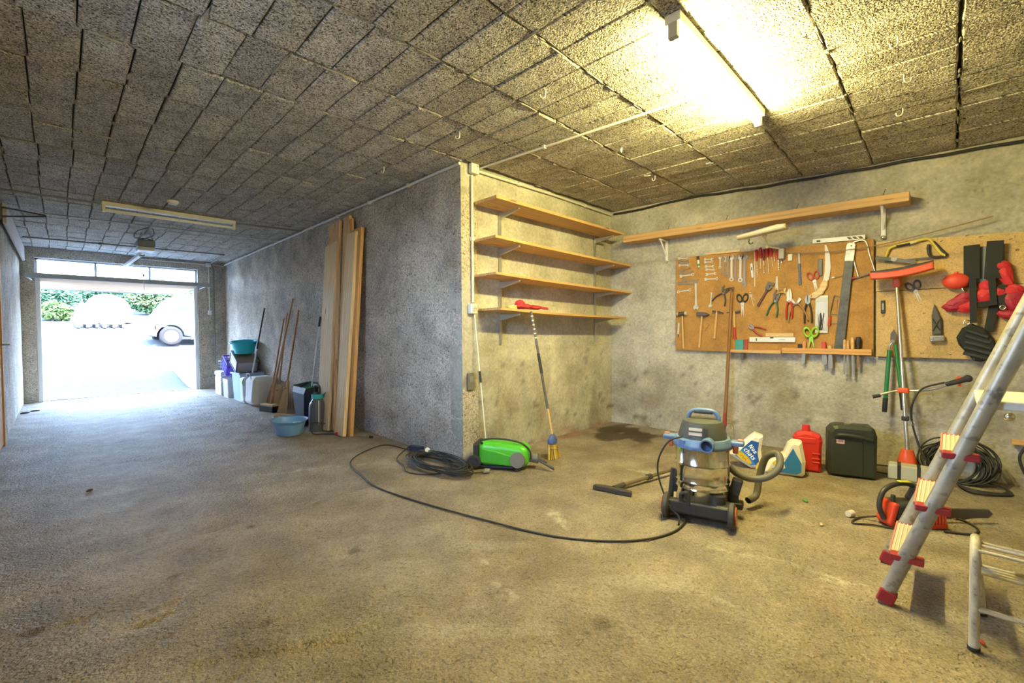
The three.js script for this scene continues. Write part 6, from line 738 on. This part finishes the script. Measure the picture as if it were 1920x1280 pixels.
{ // desk lamp clamped to the board
  const ivory = plas(0.76, 0.72, 0.56, 0.45), t = thing('desk_lamp', 'ivory clamp-on desk lamp at the top of the tool board', 'lamp', [XT - 0.03, 1.80, -1.14]);
  part('clamp', [rbox(0.06, 0.1, 0.05, 0.008, [0, 0.05, 0])], plas(0.35, 0.33, 0.26), t); part('arm', [bar([-0.01, 0.1, -0.02], [-0.1, 0.12, -0.1], 0.008), bar([-0.1, 0.12, -0.1], [-0.22, 0.19, -0.09], 0.008)], ivory, t); part('joint', [ball(0.02, [-0.1, 0.12, -0.1]), ball(0.02, [-0.22, 0.2, -0.09])], ivory, t);
  part('head', [poly([[-0.2, -0.018], [0.2, -0.018], [0.2, 0.018], [0.13, 0.03], [-0.2, 0.012]], 0.1, 0.012, [-0.28, 0.215, -0.085], [0, -PI / 2, 0.1])], ivory, t); part('head_seam', [box(0.104, 0.003, 0.38, [-0.23, 0.219, -0.085], [-0.1, 0, 0])], plas(0.4, 0.36, 0.26), t); part('switch_hook', [tube([[-0.28, 0.18, -0.2], [-0.285, 0.14, -0.2], [-0.28, 0.13, -0.185], [-0.275, 0.145, -0.17]], 0.004, 6)], M.black, t);
  part('cord', [tube([[0.0, 0.06, 0.03], [-0.005, 0.035, 0.2], [-0.005, 0.02, 0.45], [-0.01, 0.035, 0.72], [-0.01, 0.1, 1.1], [-0.01, 0.15, 1.35]], 0.0045, 6, false, 60)], plas(0.25, 0.18, 0.1), t);
  single('stub_board', [box(0.02, 0.06, 0.036, null, null, 0.002)], plas(0.68, 0.66, 0.55), 'small pale block beside the desk lamp clamp', 'block', [XT - 0.011, 1.81, -1.075]);
}
// ---------------------------------------------------------------- on the pale board
{ const t = thing('hacksaw', 'yellow and black hacksaw on the pale board', 'saw', [XT - 0.012, 0, 0]), P = (a) => [-0.01, a[1], a[0]]; part('frame', [tube([[-0.389, 1.733], [-0.367, 1.794], [-0.324, 1.814], [-0.222, 1.829], [-0.134, 1.839], [-0.109, 1.808], [-0.069, 1.73], [-0.037, 1.694]].map(P), 0.011, 8, false, 60)], plas(0.62, 0.48, 0.05), t); part('grip', [tube([[-0.13, 1.797], [-0.133, 1.758], [-0.115, 1.7], [-0.034, 1.701], [-0.062, 1.748], [-0.105, 1.813]].map(P), 0.010, 8, false, 50)], M.black, t); part('blade', [beam(P([-0.394, 1.689]), P([-0.062, 1.693]), 0.002, 0.013)], plas(0.08, 0.075, 0.05, 0.5), t); part('frame_band', [bar(P([-0.324, 1.811]), P([-0.24, 1.822]), 0.0125, 0.0125, 8)], M.black, t); part('frame_band', [bar(P([-0.24, 1.822]), P([-0.203, 1.829]), 0.012, 0.012, 8)], plas(0.6, 0.58, 0.5), t); }
{ const t = thing('hedge_shears', 'dark shears lying behind the orange guard', 'shears', [XT - 0.035, 0, 0]), P = (a) => [-0.012, a[1], a[0]]; part('blade', [beam(P([-0.335, 1.698]), P([-0.205, 1.663]), 0.005, 0.03)], M.ironDark, t); part('handle', [beam(P([-0.454, 1.728]), P([-0.335, 1.698]), 0.012, 0.028)], plas(0.05, 0.055, 0.035), t); part('pivot', [cyl(0.02, 0.02, 0.02, P([-0.335, 1.703]), [0, 0, PI / 2], 14)], M.steelDull, t); }
{ const [t, L] = hung('scissors', 'small dark scissors hanging right of the brush cutter shaft', 'scissors', -0.228, 1.511, -0.173, 1.344); scissors(t, L, M.ironDark, M.chromeWarm, 0.36); }
{ const [t, L] = hung('bottle_opener', 'small black metal tool on the left edge of the pale board', 'tool', -0.405, 1.377, -0.403, 1.242); part('body', [rbox(0.028, L * 0.8, 0.012, 0.005, [0, L * 0.58, 0.007])], M.black, t); part('tip', [ball(0.009, [0, 0.008, 0.008])], plas(0.5, 0.45, 0.35), t); part('inset', [box(0.012, L * 0.4, 0.003, [0, L * 0.6, 0.0135])], plas(0.35, 0.32, 0.25), t); }
{ const [t, L] = hung('wrench_roll', 'dark folded tool with a bright end right of the shaft', 'tool', -0.095, 1.329, -0.074, 1.03, 0.004); part('sheath', [poly([[-0.025, L * 0.2], [0.03, L * 0.2], [0.035, L * 0.6], [0.0, L], [-0.02, L * 0.7]], 0.03, 0.008)], plas(0.09, 0.09, 0.085, 0.7), t); part('strap', [bar([-0.02, L * 0.3, 0.032], [0.025, L * 0.6, 0.032], 0.004, 0.004, 6), bar([0.022, L * 0.3, 0.032], [-0.015, L * 0.62, 0.032], 0.004, 0.004, 6)], M.black, t); part('bright_end', [rbox(0.085, L * 0.17, 0.04, 0.01, [0.0, L * 0.1, 0.02])], M.chrome, t); }
{ const t = thing('loppers', 'long green-handled loppers leaning below the pale board', 'loppers', [XT - 0.05, 0.42, -0.37]), P = (a, d = 0) => [-0.0 + d, a[1] - 0.42, a[0] + 0.37]; part('blade', [poly([[-0.02, 0], [0.012, -0.01], [0.022, 0.05], [0.004, 0.1], [-0.018, 0.06]], 0.008, 0.001, P([-0.332, 1.037]), [0, -PI / 2, 0])], M.ironDark, t); part('hook', [tube([[-0.335, 1.032], [-0.352, 1.006], [-0.358, 0.97]].map((a) => P(a)), 0.009, 8)], M.galv, t); part('pivot', [cyl(0.014, 0.014, 0.024, P([-0.338, 1.037]), [0, 0, PI / 2], 12)], M.steelDull, t);
  const hA = [-0.351, 0.86], hB = [-0.375, 0.573], hC = [-0.381, 0.458], gA = [-0.301, 0.841], gB = [-0.277, 0.626], gC = [-0.265, 0.485]; part('handle', [bar(P([-0.357, 0.965]), P(hB, -0.03), 0.014, 0.015, 12)], plas(0.02, 0.19, 0.06), t); part('grip', [bar(P(hB, -0.03), P(hC, -0.035), 0.018, 0.017, 12)], M.black, t); part('handle', [bar(P([-0.32, 1.012]), P(gA, -0.01), 0.011, 0.014, 10), bar(P(gA, -0.01), P(gB, -0.02), 0.014, 0.014, 10)], plas(0.02, 0.19, 0.06), t); part('grip', [bar(P(gB, -0.02), P(gC, -0.02), 0.017, 0.016, 12)], M.black, t); }
{ // harness
  const blk = plas(0.018, 0.02, 0.02, 0.85), red = plas(0.55, 0.02, 0.03, 0.6), dred = plas(0.33, 0.01, 0.03, 0.55), grey = plas(0.2, 0.21, 0.2, 0.7), t = thing('brush_cutter_harness', 'black and red brush cutter harness hanging on the pale board', 'harness', [XT, 1.2, 0.1]), P = (a, d = 0) => [-d, a[1] - 1.2, a[0] - 0.1];
  const strip = (a, b, w, d, th, m, nm) => part(nm, [beam(P(a, d), P(b, d), th, w)], m, t);
  strip([0.103, 1.754], [0.106, 1.502], 0.085, 0.05, 0.02, blk, 'shoulder_pad'); strip([0.222, 1.768], [0.21, 1.497], 0.085, 0.055, 0.02, blk, 'shoulder_pad'); strip([0.163, 1.74], [0.164, 1.474], 0.07, 0.02, 0.012, grey, 'back_plate'); strip([0.259, 1.742], [0.259, 1.611], 0.02, 0.03, 0.008, grey, 'back_strap');
  strip([0.11, 1.506], [0.119, 1.178], 0.038, 0.07, 0.01, blk, 'webbing'); strip([0.205, 1.507], [0.219, 1.305], 0.036, 0.075, 0.01, blk, 'webbing'); strip([0.134, 1.308], [0.244, 1.326], 0.04, 0.06, 0.012, blk, 'webbing'); strip([0.22, 1.295], [0.197, 1.112], 0.05, 0.03, 0.012, blk, 'webbing'); strip([0.261, 1.448], [0.26, 1.294], 0.045, 0.06, 0.014, blk, 'webbing');
  const cloth = (a, rx, ry, m, s, rot = 0, d = 0.045) => { const g = flat(new THREE.IcosahedronGeometry(1, 3)), p = g.attributes.position; for (let i = 0; i < p.count; i++) { const f = 1 + 0.45 * (fbm(p.getX(i) * 2.3 + s, p.getY(i) * 2.3 + p.getZ(i) * 1.7, 3, 0, 720) - 0.5); p.setXYZ(i, p.getX(i) * 0.03 * f, p.getY(i) * f * ry, p.getZ(i) * f * rx); } g.computeVertexNormals(); g.rotateX(rot); const q = P(a, d); part('belt_cloth', [g.translate(...q)], m, t); };
  cloth([0.032, 1.323], 0.085, 0.05, dred, 1, -0.4); cloth([0.082, 1.311], 0.065, 0.055, red, 3, -0.2); cloth([0.065, 1.368], 0.06, 0.04, dred, 14, -0.5); cloth([0.175, 1.381], 0.06, 0.06, red, 5, 0.2); cloth([0.184, 1.445], 0.04, 0.045, red, 15); cloth([0.237, 1.395], 0.05, 0.04, red, 7); cloth([0.274, 1.528], 0.035, 0.11, red, 9, -0.25); cloth([0.26, 1.584], 0.04, 0.035, red, 19); cloth([0.314, 1.345], 0.055, 0.1, dred, 11, -0.1); cloth([0.31, 1.408], 0.055, 0.04, red, 12); cloth([0.294, 1.233], 0.06, 0.035, dred, 13, 0.2);
  part('hip_pad', [poly([0.029, 1.07, 0.06, 1.141, 0.11, 1.174, 0.184, 1.131, 0.226, 1.057, 0.242, 0.984, 0.212, 0.914, 0.161, 0.889, 0.123, 0.896, 0.042, 1.017].reduce((r, v, i, a) => (i % 2 ? r : [...r, [a[i] - 0.1, a[i + 1] - 1.2]]), []), 0.05, 0.014, [0.0, 0, 0], [0, -PI / 2, 0])], blk, t);
  for (let k = 0; k < 5; k++) { const a = [0.084, 1.122], b = [0.194, 1.071], dy = -0.042 * k, dz = -0.004 * k; part('pad_rib', [bar([-0.052, a[1] - 1.2 + dy, a[0] - 0.1 + dz], [-0.052, b[1] - 1.2 + dy, b[0] - 0.1 + dz + 0.012 * k], 0.013, 0.013, 8)], plas(0.03, 0.04, 0.045, 0.7), t); }
  part('buckle', [ring(0.014, 0.004, P([0.262, 1.286], 0.07), [0, PI / 2, 0], 16, 6)], M.chrome, t); part('buckle', [ring(0.016, 0.005, P([0.083, 1.183], 0.03), [0, PI / 2, 0], 16, 6)], M.chrome, t);
}
{ const [z, y] = [0.024, 1.495], t = thing('ear_cup', 'round red plastic dome hanging left of the harness', 'dome', [XT - 0.045, y, z]); part('dome', [ball(0.074, [0, 0, 0], [0.6, 0.8, 1.05], 22)], plas(0.68, 0.06, 0.03, 0.5), t); part('knob', [cyl(0.01, 0.014, 0.02, [0, 0.062, 0], null, 10)], plas(0.68, 0.06, 0.03, 0.5), t); part('link', [tube([[0, -0.05, 0.03], [-0.005, -0.075, 0.04], [0, -0.095, 0.05]], 0.006, 6)], M.chrome, t); }
{ let k = 0; for (const [z, y, lab] of [[-0.063, 1.811, 'above the hacksaw'], [0.073, 1.831, 'above the harness, first from left'], [0.144, 1.813, 'beside the lamp cord over the harness'], [0.294, 1.773, 'right of the harness top'], [0.325, 1.693, 'right of the shoulder pad'], [-0.169, 0.939, 'low on the board left of the dark hip pad'], [-0.005, 0.935, 'beside the lower edge of the hip pad'], [-0.157, 1.257, 'in the pale round stain'], [-0.189, 1.124, 'below the pale round stain']]) single('nail', [tube([[0, 0, 0], [-0.018, 0.002, 0], [-0.022, 0.004, 0.012 + 0.004 * (k++ % 3)]], 0.0022, 5)], M.ironDark, 'bent nail ' + lab, 'nail', [XT + 0.002, y, z]); }
// ---------------------------------------------------------------- lamps
M.batten = mat(new THREE.Color(0.78, 0.76, 0.68), 0.5);
M.capGrey = mat(new THREE.Color(0.45, 0.44, 0.41), 0.5);
M.tubeOn = mat(0xffffff, 0.4, 0, { emissive: TUBE.color.clone().lerp(new THREE.Color(1, 1, 1), 0.5), emissiveIntensity: TUBE.glow });
M.tubeOff = mat(new THREE.Color(0.85, 0.86, 0.86), 0.25);
function tubeLamp(label, pos, rotY, L, lit) {
  const t = thing('fluorescent_lamp', label, 'lamp', pos, [0, rotY, 0]);      // local x runs along the tube, the base is at the ceiling
  part('housing', [box(L, 0.045, 0.075, [0, -0.0225, 0], null, 0.004)], M.batten, t);
  for (const s of [-1, 1]) part('end_holder', [box(0.03, 0.075, 0.045, [s * (L / 2 - 0.015), -0.075, 0], null, 0.005)], lit ? M.capGrey : M.batten, t);
  part('tube', [cyl(0.0175, 0.0175, L - 0.06, [0, -0.09, 0], [0, 0, PI / 2], 18)], lit ? M.tubeOn : M.tubeOff, t);
  if (lit) for (const a of [0, 2.1, -2.1]) {      // a tube shines all round: three strips just off its surface
    const l = new THREE.RectAreaLight(TUBE.color, TUBE.power, L - 0.1, 0.03); l.position.set(0, -0.09 - 0.02 * Math.cos(a), 0.02 * Math.sin(a)); l.name = 'tube_light'; t.add(l);
    const holder = l; holder.rotation.set(-PI / 2 + 0, 0, 0); holder.rotation.x = -PI / 2 - a;
  }
  return t;
}
tubeLamp('lit bare fluorescent tube lamp on the ceiling above the tool bay', [2.66, ceilY(2.66, -0.93) - 0.004, -0.93], 0, 1.3, true);
tubeLamp('unlit fluorescent tube lamp across the ceiling before the garage door', [0.99, HC - 0.006, -6.66], 0, 1.28, false);
renderer.render(scene, camera);
